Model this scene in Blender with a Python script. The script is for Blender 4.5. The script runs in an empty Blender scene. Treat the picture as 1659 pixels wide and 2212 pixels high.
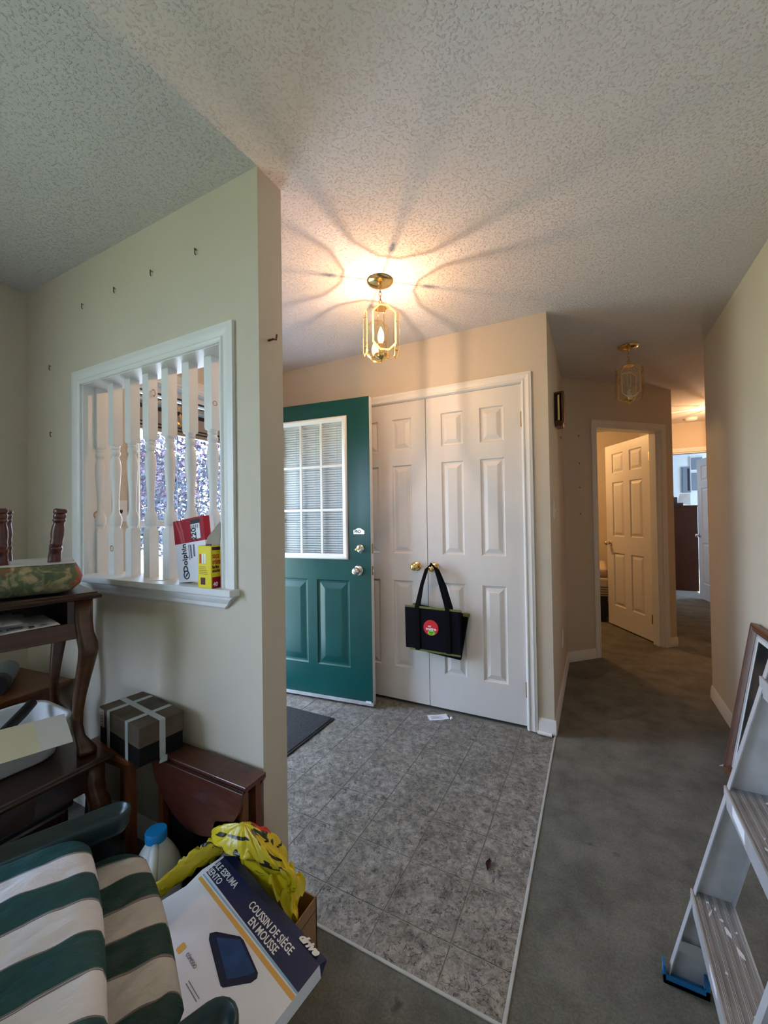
import bpy, bmesh, math, random
from mathutils import Vector, Matrix

random.seed(7)
scene = bpy.context.scene
col = scene.collection
PI = math.pi

# ------------------------------------------------------------------ camera
CAM = Vector((0, 0, 1.2585))
RT = Vector((0.88748511, 0.46058828, -0.01512009))
UP = Vector((0.01991619, -0.00555477, 0.99978622))
FW = Vector((-0.46040583, 0.88759652, 0.01410294))
cam_data = bpy.data.cameras.new('camera')
cam_data.sensor_fit = 'VERTICAL'
cam_data.sensor_height = 36.0
cam_data.lens = 875.672 / 2212 * 36.0
cam_data.clip_start = 0.02
cam = bpy.data.objects.new('camera', cam_data)
cam.matrix_world = Matrix(((RT.x, UP.x, -FW.x, CAM.x), (RT.y, UP.y, -FW.y, CAM.y),
                           (RT.z, UP.z, -FW.z, CAM.z), (0, 0, 0, 1)))
col.objects.link(cam)
scene.camera = cam

# ------------------------------------------------------------------ light
world = bpy.data.worlds.new('sky')
scene.world = world
world.use_nodes = True
SKY = 16.5
bg = world.node_tree.nodes['Background']
bg.inputs['Color'].default_value = (0.585, 0.725, 1.0, 1)
bg.inputs['Strength'].default_value = SKY

sun_d = bpy.data.lights.new('sun', 'SUN')
sun_d.energy = 40.0
sun_d.color = (1.0, 0.95, 0.86)
sun_d.angle = 0.01
sun = bpy.data.objects.new('sun', sun_d)
sun.rotation_euler = (math.radians(12), math.radians(38), 0)   # shines from the house side, high
col.objects.link(sun)


def portal(name, loc, rot, sx, sy):
    d = bpy.data.lights.new(name, 'AREA')
    d.shape = 'RECTANGLE'
    d.size, d.size_y = sx, sy
    d.cycles.is_portal = True
    o = bpy.data.objects.new(name, d)
    o.location = loc
    o.rotation_euler = rot
    col.objects.link(o)


portal('portal_front_door', (-2.36, 1.81, 1.03), (PI / 2, 0, -PI / 2), 0.92, 2.08)
portal('portal_living_window', (-2.68, -1.55, 1.35), (PI / 2, 0, -PI / 2), 2.1, 1.7)
portal('portal_study_window', (3.11, 7.9, 1.5), (PI / 2, 0, PI / 2), 1.5, 1.3)

vs = scene.view_settings
vs.view_transform = 'Standard'
vs.look = 'None'
vs.gamma = 1.0
vs.exposure = 0.12
vs.use_curve_mapping = False
scene.cycles.use_denoising = True
try:
    scene.cycles.denoiser = 'OPENIMAGEDENOISE'
    scene.cycles.denoising_input_passes = 'RGB_ALBEDO_NORMAL'
    scene.cycles.denoising_prefilter = 'ACCURATE'
except Exception:
    pass
scene.cycles.max_bounces = 10
scene.cycles.diffuse_bounces = 6
scene.cycles.glossy_bounces = 4
scene.cycles.transmission_bounces = 6
scene.cycles.transparent_max_bounces = 16
scene.cycles.sample_clamp_indirect = 6.0
scene.cycles.caustics_reflective = False
scene.cycles.caustics_refractive = False

# ------------------------------------------------------------------ materials
MATS = {}


def srgb(r, g, b):
    f = lambda c: (c / 255 / 12.92) if c / 255 <= 0.04045 else ((c / 255 + 0.055) / 1.055) ** 2.4
    return (f(r), f(g), f(b))


def mat(name, color=(0.8, 0.8, 0.8), rough=0.6, metal=0.0, spec=0.4, noise=0.0, nscale=20.0,
        bump=0.0, bscale=200.0, bdetail=3.0, stretch=None, color2=None, coat=0.0, emit=None, estr=0.0,
        alpha=1.0, trans=0.0, sheen=0.0, subs=0.0):
    """Principled material: colour broken up by noise, optional fine bump."""
    m = bpy.data.materials.new(name)
    m.use_nodes = True
    nt = m.node_tree
    b = nt.nodes['Principled BSDF']
    b.inputs['Base Color'].default_value = (*color, 1)
    b.inputs['Roughness'].default_value = rough
    b.inputs['Metallic'].default_value = metal
    b.inputs['Specular IOR Level'].default_value = spec
    b.inputs['Coat Weight'].default_value = coat
    b.inputs['Sheen Weight'].default_value = sheen
    b.inputs['Alpha'].default_value = alpha
    b.inputs['Transmission Weight'].default_value = trans
    b.inputs['Subsurface Weight'].default_value = subs
    if emit:
        b.inputs['Emission Color'].default_value = (*emit, 1)
        b.inputs['Emission Strength'].default_value = estr
    tc = nt.nodes.new('ShaderNodeTexCoord')
    vec = tc.outputs['Object']
    if stretch:
        mp = nt.nodes.new('ShaderNodeMapping')
        mp.inputs['Scale'].default_value = stretch
        nt.links.new(vec, mp.inputs['Vector'])
        vec = mp.outputs['Vector']
    if noise > 0 or color2:
        n = nt.nodes.new('ShaderNodeTexNoise')
        n.inputs['Scale'].default_value = nscale
        n.inputs['Detail'].default_value = 5
        nt.links.new(vec, n.inputs['Vector'])
        r = nt.nodes.new('ShaderNodeValToRGB')
        r.color_ramp.elements[0].position = 0.3
        r.color_ramp.elements[1].position = 0.7
        c2 = color2 if color2 else tuple(min(1, c * (1 + noise)) for c in color)
        c1 = color if color2 else tuple(c * (1 - noise) for c in color)
        r.color_ramp.elements[0].color = (*c1, 1)
        r.color_ramp.elements[1].color = (*c2, 1)
        nt.links.new(n.outputs['Fac'], r.inputs['Fac'])
        nt.links.new(r.outputs['Color'], b.inputs['Base Color'])
    if bump > 0:
        n2 = nt.nodes.new('ShaderNodeTexNoise')
        n2.inputs['Scale'].default_value = bscale
        n2.inputs['Detail'].default_value = bdetail
        nt.links.new(vec, n2.inputs['Vector'])
        bp = nt.nodes.new('ShaderNodeBump')
        bp.inputs['Strength'].default_value = bump
        bp.inputs['Distance'].default_value = 0.01
        nt.links.new(n2.outputs['Fac'], bp.inputs['Height'])
        nt.links.new(bp.outputs['Normal'], b.inputs['Normal'])
    MATS[name] = m
    return m


def nodes_of(m):
    return m.node_tree.nodes, m.node_tree.links, m.node_tree.nodes['Principled BSDF']


mat('wall_paint', (0.59, 0.53, 0.44), 0.75, spec=0.25, noise=0.025, nscale=3, bump=0.12, bscale=350)
mat('wall_study', (0.66, 0.70, 0.68), 0.75, spec=0.25, bump=0.1, bscale=350)
mat('trim_white', (0.74, 0.74, 0.73), 0.38, noise=0.03, nscale=6)
mat('door_white', (0.68, 0.665, 0.65), 0.42, noise=0.02, nscale=4, bump=0.05, bscale=90, stretch=(4, 4, 1))
mat('green_paint', (0.002, 0.060, 0.056), 0.28, noise=0.12, nscale=3, spec=0.5)
mat('blind_white', (0.84, 0.86, 0.90), 0.5)
mat('brass', (0.83, 0.60, 0.24), 0.16, 1.0)
mat('brass_dull', (0.52, 0.36, 0.16), 0.35, 1.0)
mat('bronze_dark', (0.10, 0.065, 0.04), 0.45, 0.8)
mat('chrome', (0.72, 0.70, 0.66), 0.2, 1.0)
mat('black_rubber', (0.012, 0.012, 0.013), 0.6)
mat('dark_wood', (0.020, 0.008, 0.005), 0.28, color2=(0.042, 0.016, 0.009), nscale=9, stretch=(1, 1, 8), coat=0.25)
mat('brown_wood', (0.048, 0.016, 0.007), 0.28, color2=(0.092, 0.034, 0.013), nscale=8, stretch=(1, 1, 6), coat=0.25)
mat('mahogany', (0.060, 0.016, 0.010), 0.30, color2=(0.098, 0.031, 0.018), nscale=7, stretch=(3, 12, 12), coat=0.3)
mat('orange_wood', (0.120, 0.036, 0.012), 0.38, color2=(0.175, 0.058, 0.019), nscale=8, stretch=(6, 6, 1), coat=0.15)
mat('red_wood', (0.050, 0.009, 0.006), 0.22, color2=(0.095, 0.018, 0.010), nscale=9, stretch=(1, 1, 7), coat=0.4)
mat('dresser_wood', (0.028, 0.0065, 0.002), 0.5, spec=0.2, color2=(0.050, 0.012, 0.004), nscale=6, stretch=(6, 6, 1))
mat('frame_wood', (0.085, 0.036, 0.022), 0.35, color2=(0.13, 0.058, 0.036), nscale=10, stretch=(8, 8, 1))
mat('white_plastic', (0.80, 0.83, 0.86), 0.35)
mat('black_plastic', (0.010, 0.011, 0.014), 0.45, bump=0.1, bscale=60)
mat('dark_grey', (0.030, 0.031, 0.034), 0.55, noise=0.1)
mat('resin_green', (0.014, 0.034, 0.039), 0.33, noise=0.08, nscale=8)
mat('paper_white', (0.78, 0.79, 0.84), 0.7, noise=0.02)
mat('paper_cream', (0.80, 0.76, 0.62), 0.7, noise=0.02)
mat('ink_grey', (0.18, 0.18, 0.22), 0.7)
mat('ink_black', (0.015, 0.015, 0.02), 0.6)
mat('cardboard', (0.30, 0.175, 0.085), 0.8, noise=0.1, nscale=12, bump=0.05, bscale=80, stretch=(1, 8, 8))
mat('cardboard_grey', (0.30, 0.26, 0.22), 0.8, noise=0.06)
mat('navy_print', (0.014, 0.020, 0.075), 0.35, noise=0.08)
mat('orange_print', (0.72, 0.40, 0.10), 0.45)
mat('blue_print', (0.25, 0.48, 0.75), 0.45)
mat('cushion_blue', (0.010, 0.050, 0.17), 0.6, noise=0.25, nscale=30)
mat('cushion_navy', (0.006, 0.012, 0.045), 0.6)
mat('box_white', (0.76, 0.77, 0.84), 0.45, noise=0.06, nscale=5)
mat('red_print', (0.33, 0.006, 0.018), 0.5, spec=0.25)
mat('pink_print', (0.50, 0.09, 0.11), 0.5, spec=0.25)
mat('yellow_print', (0.80, 0.66, 0.010), 0.42)
mat('red_text', (0.55, 0.06, 0.02), 0.45)
mat('maroon_print', (0.08, 0.01, 0.012), 0.45)
mat('text_navy', (0.03, 0.05, 0.22), 0.5)
mat('bag_black', (0.0035, 0.0038, 0.0075), 0.85, spec=0.12, bump=0.15, bscale=300)
mat('bag_strap', (0.0022, 0.0023, 0.0030), 0.8, spec=0.1)
mat('lime_trim', (0.12, 0.155, 0.032), 0.6)
mat('logo_red', (0.60, 0.018, 0.028), 0.5)
mat('logo_green', (0.16, 0.72, 0.05), 0.5)
mat('logo_white', (0.85, 0.85, 0.85), 0.5)
mat('mat_black', (0.014, 0.014, 0.015), 0.9, bump=0.9, bscale=120, stretch=(1, 2.2, 1), color2=(0.035, 0.034, 0.034), nscale=70)
mat('kraft_dark', (0.050, 0.034, 0.022), 0.7, color2=(0.125, 0.092, 0.062), nscale=9)
mat('box_black', (0.005, 0.0052, 0.006), 0.5, spec=0.2)
mat('tape', (0.42, 0.45, 0.45), 0.5, noise=0.08)
mat('sticker', (0.55, 0.46, 0.36), 0.6, noise=0.1)
mat('cap_blue', (0.010, 0.24, 0.62), 0.35)
mat('jug', (0.66, 0.70, 0.70), 0.35, subs=0.15, noise=0.03)
mat('aluminium', (0.60, 0.61, 0.63), 0.42, 0.6, noise=0.12, nscale=14, bump=0.06, bscale=40)
mat('aluminium_worn', (0.26, 0.25, 0.245), 0.55, 0.55, color2=(0.38, 0.38, 0.38), nscale=10, bump=0.08, bscale=60)
mat('paint_drip', (0.75, 0.77, 0.80), 0.5)
mat('ladder_blue', (0.010, 0.13, 0.32), 0.45, noise=0.15)
mat('mat_board', (0.62, 0.66, 0.66), 0.7)
mat('silver_fillet', (0.55, 0.53, 0.52), 0.45, 0.2)
mat('picture_dark', (0.008, 0.009, 0.009), 0.08, color2=(0.05, 0.052, 0.05), nscale=5, spec=0.6)
mat('knot', (0.42, 0.25, 0.13), 0.5)
mat('leaf_brown', (0.030, 0.009, 0.007), 0.6, noise=0.2)
mat('bed_sheet', (0.55, 0.47, 0.36), 0.8)
mat('bed_stripe', (0.12, 0.10, 0.08), 0.8)
mat('floor_strip', (0.40, 0.41, 0.39), 0.5, noise=0.1)
mat('taupe', (0.30, 0.26, 0.235), 0.5)
mat('steel_bar', (0.45, 0.47, 0.50), 0.25, 0.9)
mat('porch_white', (0.70, 0.74, 0.78), 0.6)
mat('lawn', (0.30, 0.34, 0.20), 0.9, noise=0.25, nscale=6)
mat('concrete', (0.62, 0.60, 0.57), 0.9, noise=0.08)
mat('bark', (0.06, 0.045, 0.035), 0.9, noise=0.2)
mat('leaf_plum', (0.026, 0.018, 0.036), 0.7, spec=0.2)
mat('leaf_blue', (0.014, 0.022, 0.038), 0.7, spec=0.2)
mat('study_grey', (0.16, 0.19, 0.22), 0.5)
mat('printer_beige', (0.45, 0.44, 0.40), 0.6)
mat('insulator', (0.75, 0.70, 0.58), 0.5)

# ceiling: stippled plaster
m = mat('ceiling_paint', (0.66, 0.645, 0.645), 0.9, spec=0.15)
N, L, B = nodes_of(m)
tc = N.new('ShaderNodeTexCoord')
nz = N.new('ShaderNodeTexNoise')           # sparse raised flecks
nz.inputs['Scale'].default_value = 120
nz.inputs['Detail'].default_value = 2.0
nz.inputs['Roughness'].default_value = 0.55
nz.inputs['Distortion'].default_value = 0.4
nf = N.new('ShaderNodeTexNoise')           # fine grain
nf.inputs['Scale'].default_value = 190
nf.inputs['Detail'].default_value = 3
L.new(tc.outputs['Object'], nz.inputs['Vector'])
L.new(tc.outputs['Object'], nf.inputs['Vector'])
rp = N.new('ShaderNodeMapRange')
rp.interpolation_type = 'SMOOTHSTEP'
rp.inputs['From Min'].default_value = 0.52
rp.inputs['From Max'].default_value = 0.72
L.new(nz.outputs['Fac'], rp.inputs['Value'])
mx = N.new('ShaderNodeMath')
mx.operation = 'MULTIPLY_ADD'
mx.inputs[1].default_value = 0.22
L.new(nf.outputs['Fac'], mx.inputs[0])
L.new(rp.outputs['Result'], mx.inputs[2])
bp = N.new('ShaderNodeBump')
bp.inputs['Strength'].default_value = 0.9
bp.inputs['Distance'].default_value = 0.0030
L.new(mx.outputs['Value'], bp.inputs['Height'])
L.new(bp.outputs['Normal'], B.inputs['Normal'])

# carpet: short pile, walked-on stains
m = mat('carpet', (0.10, 0.1, 0.08), 0.98, spec=0.05, sheen=0.15)
N, L, B = nodes_of(m)
tc = N.new('ShaderNodeTexCoord')
n1 = N.new('ShaderNodeTexNoise'); n1.inputs['Scale'].default_value = 130; n1.inputs['Detail'].default_value = 6; n1.inputs['Roughness'].default_value = 0.85
n2 = N.new('ShaderNodeTexNoise'); n2.inputs['Scale'].default_value = 5.5; n2.inputs['Detail'].default_value = 6; n2.inputs['Roughness'].default_value = 0.65
n3 = N.new('ShaderNodeTexNoise'); n3.inputs['Scale'].default_value = 9.0; n3.inputs['Detail'].default_value = 3
for n in (n1, n2, n3):
    L.new(tc.outputs['Object'], n.inputs['Vector'])
r2 = N.new('ShaderNodeValToRGB')
r2.color_ramp.elements[0].position = 0.36; r2.color_ramp.elements[0].color = (0.092, 0.089, 0.070, 1)
r2.color_ramp.elements[1].position = 0.64; r2.color_ramp.elements[1].color = (0.168, 0.164, 0.134, 1)
L.new(n2.outputs['Fac'], r2.inputs['Fac'])
r3 = N.new('ShaderNodeValToRGB')
r3.color_ramp.elements[0].position = 0.68; r3.color_ramp.elements[0].color = (1, 1, 1, 1)
r3.color_ramp.elements[1].position = 0.76; r3.color_ramp.elements[1].color = (0.35, 0.33, 0.32, 1)
L.new(n3.outputs['Fac'], r3.inputs['Fac'])
r1 = N.new('ShaderNodeMapRange'); r1.inputs['From Min'].default_value = 0.3; r1.inputs['From Max'].default_value = 0.7; r1.inputs['To Min'].default_value = 0.55; r1.inputs['To Max'].default_value = 1.45
L.new(n1.outputs['Fac'], r1.inputs['Value'])
ma = N.new('ShaderNodeMixRGB'); ma.blend_type = 'MULTIPLY'; ma.inputs['Fac'].default_value = 1
mb_ = N.new('ShaderNodeMixRGB'); mb_.blend_type = 'MULTIPLY'; mb_.inputs['Fac'].default_value = 1
L.new(r2.outputs['Color'], ma.inputs['Color1']); L.new(r3.outputs['Color'], ma.inputs['Color2'])
L.new(ma.outputs['Color'], mb_.inputs['Color1']); L.new(r1.outputs['Result'], mb_.inputs['Color2'])
L.new(mb_.outputs['Color'], B.inputs['Base Color'])
bp = N.new('ShaderNodeBump'); bp.inputs['Strength'].default_value = 0.55; bp.inputs['Distance'].default_value = 0.010
L.new(n1.outputs['Fac'], bp.inputs['Height']); L.new(bp.outputs['Normal'], B.inputs['Normal'])

# vinyl tile: grey marble with fine dark veins
m = mat('vinyl', (0.3, 0.3, 0.29), 0.42, spec=0.35)
N, L, B = nodes_of(m)
geo = N.new('ShaderNodeNewGeometry')
nA = N.new('ShaderNodeTexNoise'); nA.inputs['Scale'].default_value = 27; nA.inputs['Detail'].default_value = 9; nA.inputs['Roughness'].default_value = 0.85; nA.inputs['Distortion'].default_value = 0.4
nB = N.new('ShaderNodeTexNoise'); nB.inputs['Scale'].default_value = 30; nB.inputs['Detail'].default_value = 4; nB.inputs['Distortion'].default_value = 0.9
nC = N.new('ShaderNodeTexNoise'); nC.inputs['Scale'].default_value = 6; nC.inputs['Detail'].default_value = 3
for n in (nA, nB, nC):
    L.new(geo.outputs['Position'], n.inputs['Vector'])
rA = N.new('ShaderNodeValToRGB')
e = rA.color_ramp.elements
e[0].position = 0.32; e[0].color = (0.026, 0.024, 0.026, 1)
e[1].position = 0.64; e[1].color = (0.385, 0.35, 0.30, 1)
k = e.new(0.47); k.color = (0.18, 0.168, 0.15, 1)
L.new(nA.outputs['Fac'], rA.inputs['Fac'])
# thin veins where nB is close to 0.5
ab = N.new('ShaderNodeMath'); ab.operation = 'SUBTRACT'; ab.inputs[1].default_value = 0.5
L.new(nB.outputs['Fac'], ab.inputs[0])
ab2 = N.new('ShaderNodeMath'); ab2.operation = 'ABSOLUTE'; L.new(ab.outputs[0], ab2.inputs[0])
rB = N.new('ShaderNodeValToRGB')
rB.color_ramp.elements[0].position = 0.004; rB.color_ramp.elements[0].color = (0.22, 0.21, 0.22, 1)
rB.color_ramp.elements[1].position = 0.018; rB.color_ramp.elements[1].color = (1, 1, 1, 1)
L.new(ab2.outputs[0], rB.inputs['Fac'])
rC = N.new('ShaderNodeValToRGB')
rC.color_ramp.elements[0].position = 0.35; rC.color_ramp.elements[0].color = (0.85, 0.84, 0.80, 1)
rC.color_ramp.elements[1].position = 0.65; rC.color_ramp.elements[1].color = (1.1, 1.1, 1.12, 1)
L.new(nC.outputs['Fac'], rC.inputs['Fac'])
q1 = N.new('ShaderNodeMixRGB'); q1.blend_type = 'MULTIPLY'; q1.inputs['Fac'].default_value = 1
q2 = N.new('ShaderNodeMixRGB'); q2.blend_type = 'MULTIPLY'; q2.inputs['Fac'].default_value = 1
L.new(rA.outputs['Color'], q1.inputs['Color1']); L.new(rB.outputs['Color'], q1.inputs['Color2'])
L.new(q1.outputs['Color'], q2.inputs['Color1']); L.new(rC.outputs['Color'], q2.inputs['Color2'])
L.new(q2.outputs['Color'], B.inputs['Base Color'])
mat('grout', (0.225, 0.22, 0.195), 0.7, noise=0.1)


def glass_mat(name, tint, gloss_mix, rough=0.02):
    m = bpy.data.materials.new(name)
    m.use_nodes = True
    nt = m.node_tree
    nt.nodes.clear()
    out = nt.nodes.new('ShaderNodeOutputMaterial')
    tr = nt.nodes.new('ShaderNodeBsdfTransparent'); tr.inputs['Color'].default_value = (*tint, 1)
    gl = nt.nodes.new('ShaderNodeBsdfGlossy'); gl.inputs['Roughness'].default_value = rough
    mx = nt.nodes.new('ShaderNodeMixShader'); mx.inputs['Fac'].default_value = gloss_mix
    nt.links.new(tr.outputs[0], mx.inputs[1]); nt.links.new(gl.outputs[0], mx.inputs[2])
    nt.links.new(mx.outputs[0], out.inputs['Surface'])
    MATS[name] = m


glass_mat('lamp_glass', (0.97, 0.94, 0.86), 0.07)
m = bpy.data.materials.new('lamp_bevel'); m.use_nodes = True
nt = m.node_tree; nt.nodes.clear()
out = nt.nodes.new('ShaderNodeOutputMaterial')
tr = nt.nodes.new('ShaderNodeBsdfTransparent'); tr.inputs['Color'].default_value = (0.9, 0.78, 0.58, 1)
tl = nt.nodes.new('ShaderNodeBsdfTranslucent'); tl.inputs['Color'].default_value = (1.0, 0.82, 0.45, 1)
gl = nt.nodes.new('ShaderNodeBsdfGlossy'); gl.inputs['Roughness'].default_value = 0.08; gl.inputs['Color'].default_value = (1.0, 0.86, 0.55, 1)
m1 = nt.nodes.new('ShaderNodeMixShader'); m1.inputs['Fac'].default_value = 0.20
m2 = nt.nodes.new('ShaderNodeMixShader'); m2.inputs['Fac'].default_value = 0.20
nt.links.new(tr.outputs[0], m1.inputs[1]); nt.links.new(tl.outputs[0], m1.inputs[2])
nt.links.new(m1.outputs[0], m2.inputs[1]); nt.links.new(gl.outputs[0], m2.inputs[2])
nt.links.new(m2.outputs[0], out.inputs['Surface'])
MATS['lamp_bevel'] = m
glass_mat('clear_glass', (0.96, 0.975, 0.98), 0.05)
glass_mat('bulb_glass', (0.98, 0.98, 0.97), 0.05)
m = bpy.data.materials.new('bulb_lit'); m.use_nodes = True
nt = m.node_tree; nt.nodes.clear()
out = nt.nodes.new('ShaderNodeOutputMaterial')
em = nt.nodes.new('ShaderNodeEmission'); em.inputs['Color'].default_value = (1.0, 0.72, 0.38, 1); em.inputs['Strength'].default_value = 9.0
tr = nt.nodes.new('ShaderNodeBsdfTransparent')
ad = nt.nodes.new('ShaderNodeAddShader')
nt.links.new(em.outputs[0], ad.inputs[0]); nt.links.new(tr.outputs[0], ad.inputs[1])
nt.links.new(ad.outputs[0], out.inputs['Surface'])
MATS['bulb_lit'] = m


def stripe_mat(name, ca, cb, cedge, period, offset, axis='X'):
    m = mat(name, ca, 0.6, spec=0.3, bump=0.9, bscale=22, bdetail=8, stretch=(2.2, 0.8, 1))
    N, L, B = nodes_of(m)
    tc = N.new('ShaderNodeTexCoord')
    sp = N.new('ShaderNodeSeparateXYZ')
    L.new(tc.outputs['Object'], sp.inputs[0])
    ad = N.new('ShaderNodeMath'); ad.operation = 'ADD'; ad.inputs[1].default_value = offset
    L.new(sp.outputs[axis], ad.inputs[0])
    dv = N.new('ShaderNodeMath'); dv.operation = 'DIVIDE'; dv.inputs[1].default_value = period
    L.new(ad.outputs[0], dv.inputs[0])
    fr = N.new('ShaderNodeMath'); fr.operation = 'FRACT'
    L.new(dv.outputs[0], fr.inputs[0])
    r = N.new('ShaderNodeValToRGB'); r.color_ramp.interpolation = 'CONSTANT'
    e = r.color_ramp.elements
    e[0].position = 0.0; e[0].color = (*ca, 1)
    e[1].position = 0.5; e[1].color = (*cb, 1)
    for p in (0.0, 0.48, 0.98):
        k = e.new(p); k.color = (*cedge, 1)
    e.new(0.02).color = (*ca, 1)
    L.new(fr.outputs[0], r.inputs['Fac'])
    nz = N.new('ShaderNodeTexNoise'); nz.inputs['Scale'].default_value = 12; nz.inputs['Detail'].default_value = 6
    L.new(tc.outputs['Object'], nz.inputs['Vector'])
    rr = N.new('ShaderNodeMapRange'); rr.inputs['To Min'].default_value = 0.6; rr.inputs['To Max'].default_value = 1.35
    L.new(nz.outputs['Fac'], rr.inputs['Value'])
    mm = N.new('ShaderNodeMixRGB'); mm.blend_type = 'MULTIPLY'; mm.inputs['Fac'].default_value = 0.6
    L.new(r.outputs['Color'], mm.inputs['Color1']); L.new(rr.outputs['Result'], mm.inputs['Color2'])
    L.new(mm.outputs['Color'], B.inputs['Base Color'])


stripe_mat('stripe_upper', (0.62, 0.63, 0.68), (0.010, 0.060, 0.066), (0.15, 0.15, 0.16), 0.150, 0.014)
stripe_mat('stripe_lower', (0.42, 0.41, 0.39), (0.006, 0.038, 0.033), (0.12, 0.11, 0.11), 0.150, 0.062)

# floral upholstery
m = mat('floral', (0.14, 0.15, 0.08), 0.8, bump=0.15, bscale=300)
N, L, B = nodes_of(m)
tc = N.new('ShaderNodeTexCoord')
vo = N.new('ShaderNodeTexVoronoi'); vo.inputs['Scale'].default_value = 16
nz = N.new('ShaderNodeTexNoise'); nz.inputs['Scale'].default_value = 22; nz.inputs['Detail'].default_value = 5; nz.inputs['Distortion'].default_value = 1.5
wr = N.new('ShaderNodeMixRGB'); wr.inputs['Fac'].default_value = 0.05
L.new(tc.outputs['Object'], nz.inputs['Vector']); L.new(tc.outputs['Object'], wr.inputs['Color1']); L.new(nz.outputs['Color'], wr.inputs['Color2'])
L.new(wr.outputs['Color'], vo.inputs['Vector'])
sp = N.new('ShaderNodeSeparateXYZ'); L.new(vo.outputs['Color'], sp.inputs[0])
r = N.new('ShaderNodeValToRGB'); r.color_ramp.interpolation = 'CONSTANT'
e = r.color_ramp.elements
e[0].position = 0; e[0].color = (0.10, 0.13, 0.07, 1)
e[1].position = 0.35; e[1].color = (0.20, 0.17, 0.075, 1)
for p, c in ((0.52, (0.30, 0.085, 0.05)), (0.64, (0.16, 0.09, 0.035)), (0.78, (0.07, 0.11, 0.065)), (0.9, (0.34, 0.13, 0.09))):
    e.new(p).color = (*c, 1)
L.new(sp.outputs[0], r.inputs['Fac'])
r2 = N.new('ShaderNodeValToRGB')
r2.color_ramp.elements[0].position = 0.50; r2.color_ramp.elements[0].color = (0, 0, 0, 1)
r2.color_ramp.elements[1].position = 0.66; r2.color_ramp.elements[1].color = (1, 1, 1, 1)
L.new(nz.outputs['Fac'], r2.inputs['Fac'])
mm = N.new('ShaderNodeMixRGB'); mm.inputs['Color2'].default_value = (0.36, 0.30, 0.17, 1)
L.new(r2.outputs['Color'], mm.inputs['Fac']); L.new(r.outputs['Color'], mm.inputs['Color1'])
L.new(mm.outputs['Color'], B.inputs['Base Color'])

# yellow carrier bag with black and red print
m = mat('bag_yellow', (0.62, 0.50, 0.015), 0.28, spec=0.5)
N, L, B = nodes_of(m)
tc = N.new('ShaderNodeTexCoord')
nz = N.new('ShaderNodeTexNoise'); nz.inputs['Scale'].default_value = 9; nz.inputs['Detail'].default_value = 0.6; nz.inputs['Distortion'].default_value = 1.6
mp = N.new('ShaderNodeMapping'); mp.inputs['Scale'].default_value = (0.8, 2.4, 3.0)
L.new(tc.outputs['Object'], mp.inputs['Vector']); L.new(mp.outputs['Vector'], nz.inputs['Vector'])
r = N.new('ShaderNodeValToRGB'); r.color_ramp.interpolation = 'CONSTANT'
r.color_ramp.elements[0].position = 0; r.color_ramp.elements[0].color = (0, 0, 0, 1)
r.color_ramp.elements[1].position = 0.58; r.color_ramp.elements[1].color = (1, 1, 1, 1)
L.new(nz.outputs['Fac'], r.inputs['Fac'])
sp = N.new('ShaderNodeSeparateXYZ'); L.new(tc.outputs['Object'], sp.inputs[0])
gt = N.new('ShaderNodeMath'); gt.operation = 'GREATER_THAN'; gt.inputs[1].default_value = 0.258
L.new(sp.outputs['Z'], gt.inputs[0])
ml = N.new('ShaderNodeMath'); ml.operation = 'MULTIPLY'; L.new(gt.outputs[0], ml.inputs[0]); L.new(r.outputs['Color'], ml.inputs[1])
mx1 = N.new('ShaderNodeMixRGB'); mx1.inputs['Color1'].default_value = (0.66, 0.53, 0.014, 1); mx1.inputs['Color2'].default_value = (0.025, 0.022, 0.010, 1)
L.new(ml.outputs[0], mx1.inputs['Fac'])
dst = N.new('ShaderNodeVectorMath'); dst.operation = 'DISTANCE'; dst.inputs[1].default_value = (0.0, 0.055, 0.325)
L.new(tc.outputs['Object'], dst.inputs[0])
lt = N.new('ShaderNodeMath'); lt.operation = 'LESS_THAN'; lt.inputs[1].default_value = 0.042
L.new(dst.outputs['Value'], lt.inputs[0])
mx2 = N.new('ShaderNodeMixRGB'); mx2.inputs['Color2'].default_value = (0.52, 0.02, 0.02, 1)
L.new(lt.outputs[0], mx2.inputs['Fac']); L.new(mx1.outputs['Color'], mx2.inputs['Color1'])
L.new(mx2.outputs['Color'], B.inputs['Base Color'])
nb = N.new('ShaderNodeTexNoise'); nb.inputs['Scale'].default_value = 18; nb.inputs['Detail'].default_value = 5; nb.inputs['Distortion'].default_value = 1.0
L.new(tc.outputs['Object'], nb.inputs['Vector'])
bp = N.new('ShaderNodeBump'); bp.inputs['Strength'].default_value = 0.35; bp.inputs['Distance'].default_value = 0.012
L.new(nb.outputs['Fac'], bp.inputs['Height']); L.new(bp.outputs['Normal'], B.inputs['Normal'])


# ------------------------------------------------------------------ mesh helpers
def chain(parent):
    M = Matrix.Identity(4)
    while parent is not None:
        M = parent.matrix_basis @ M
        parent = parent.parent
    return M


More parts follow.
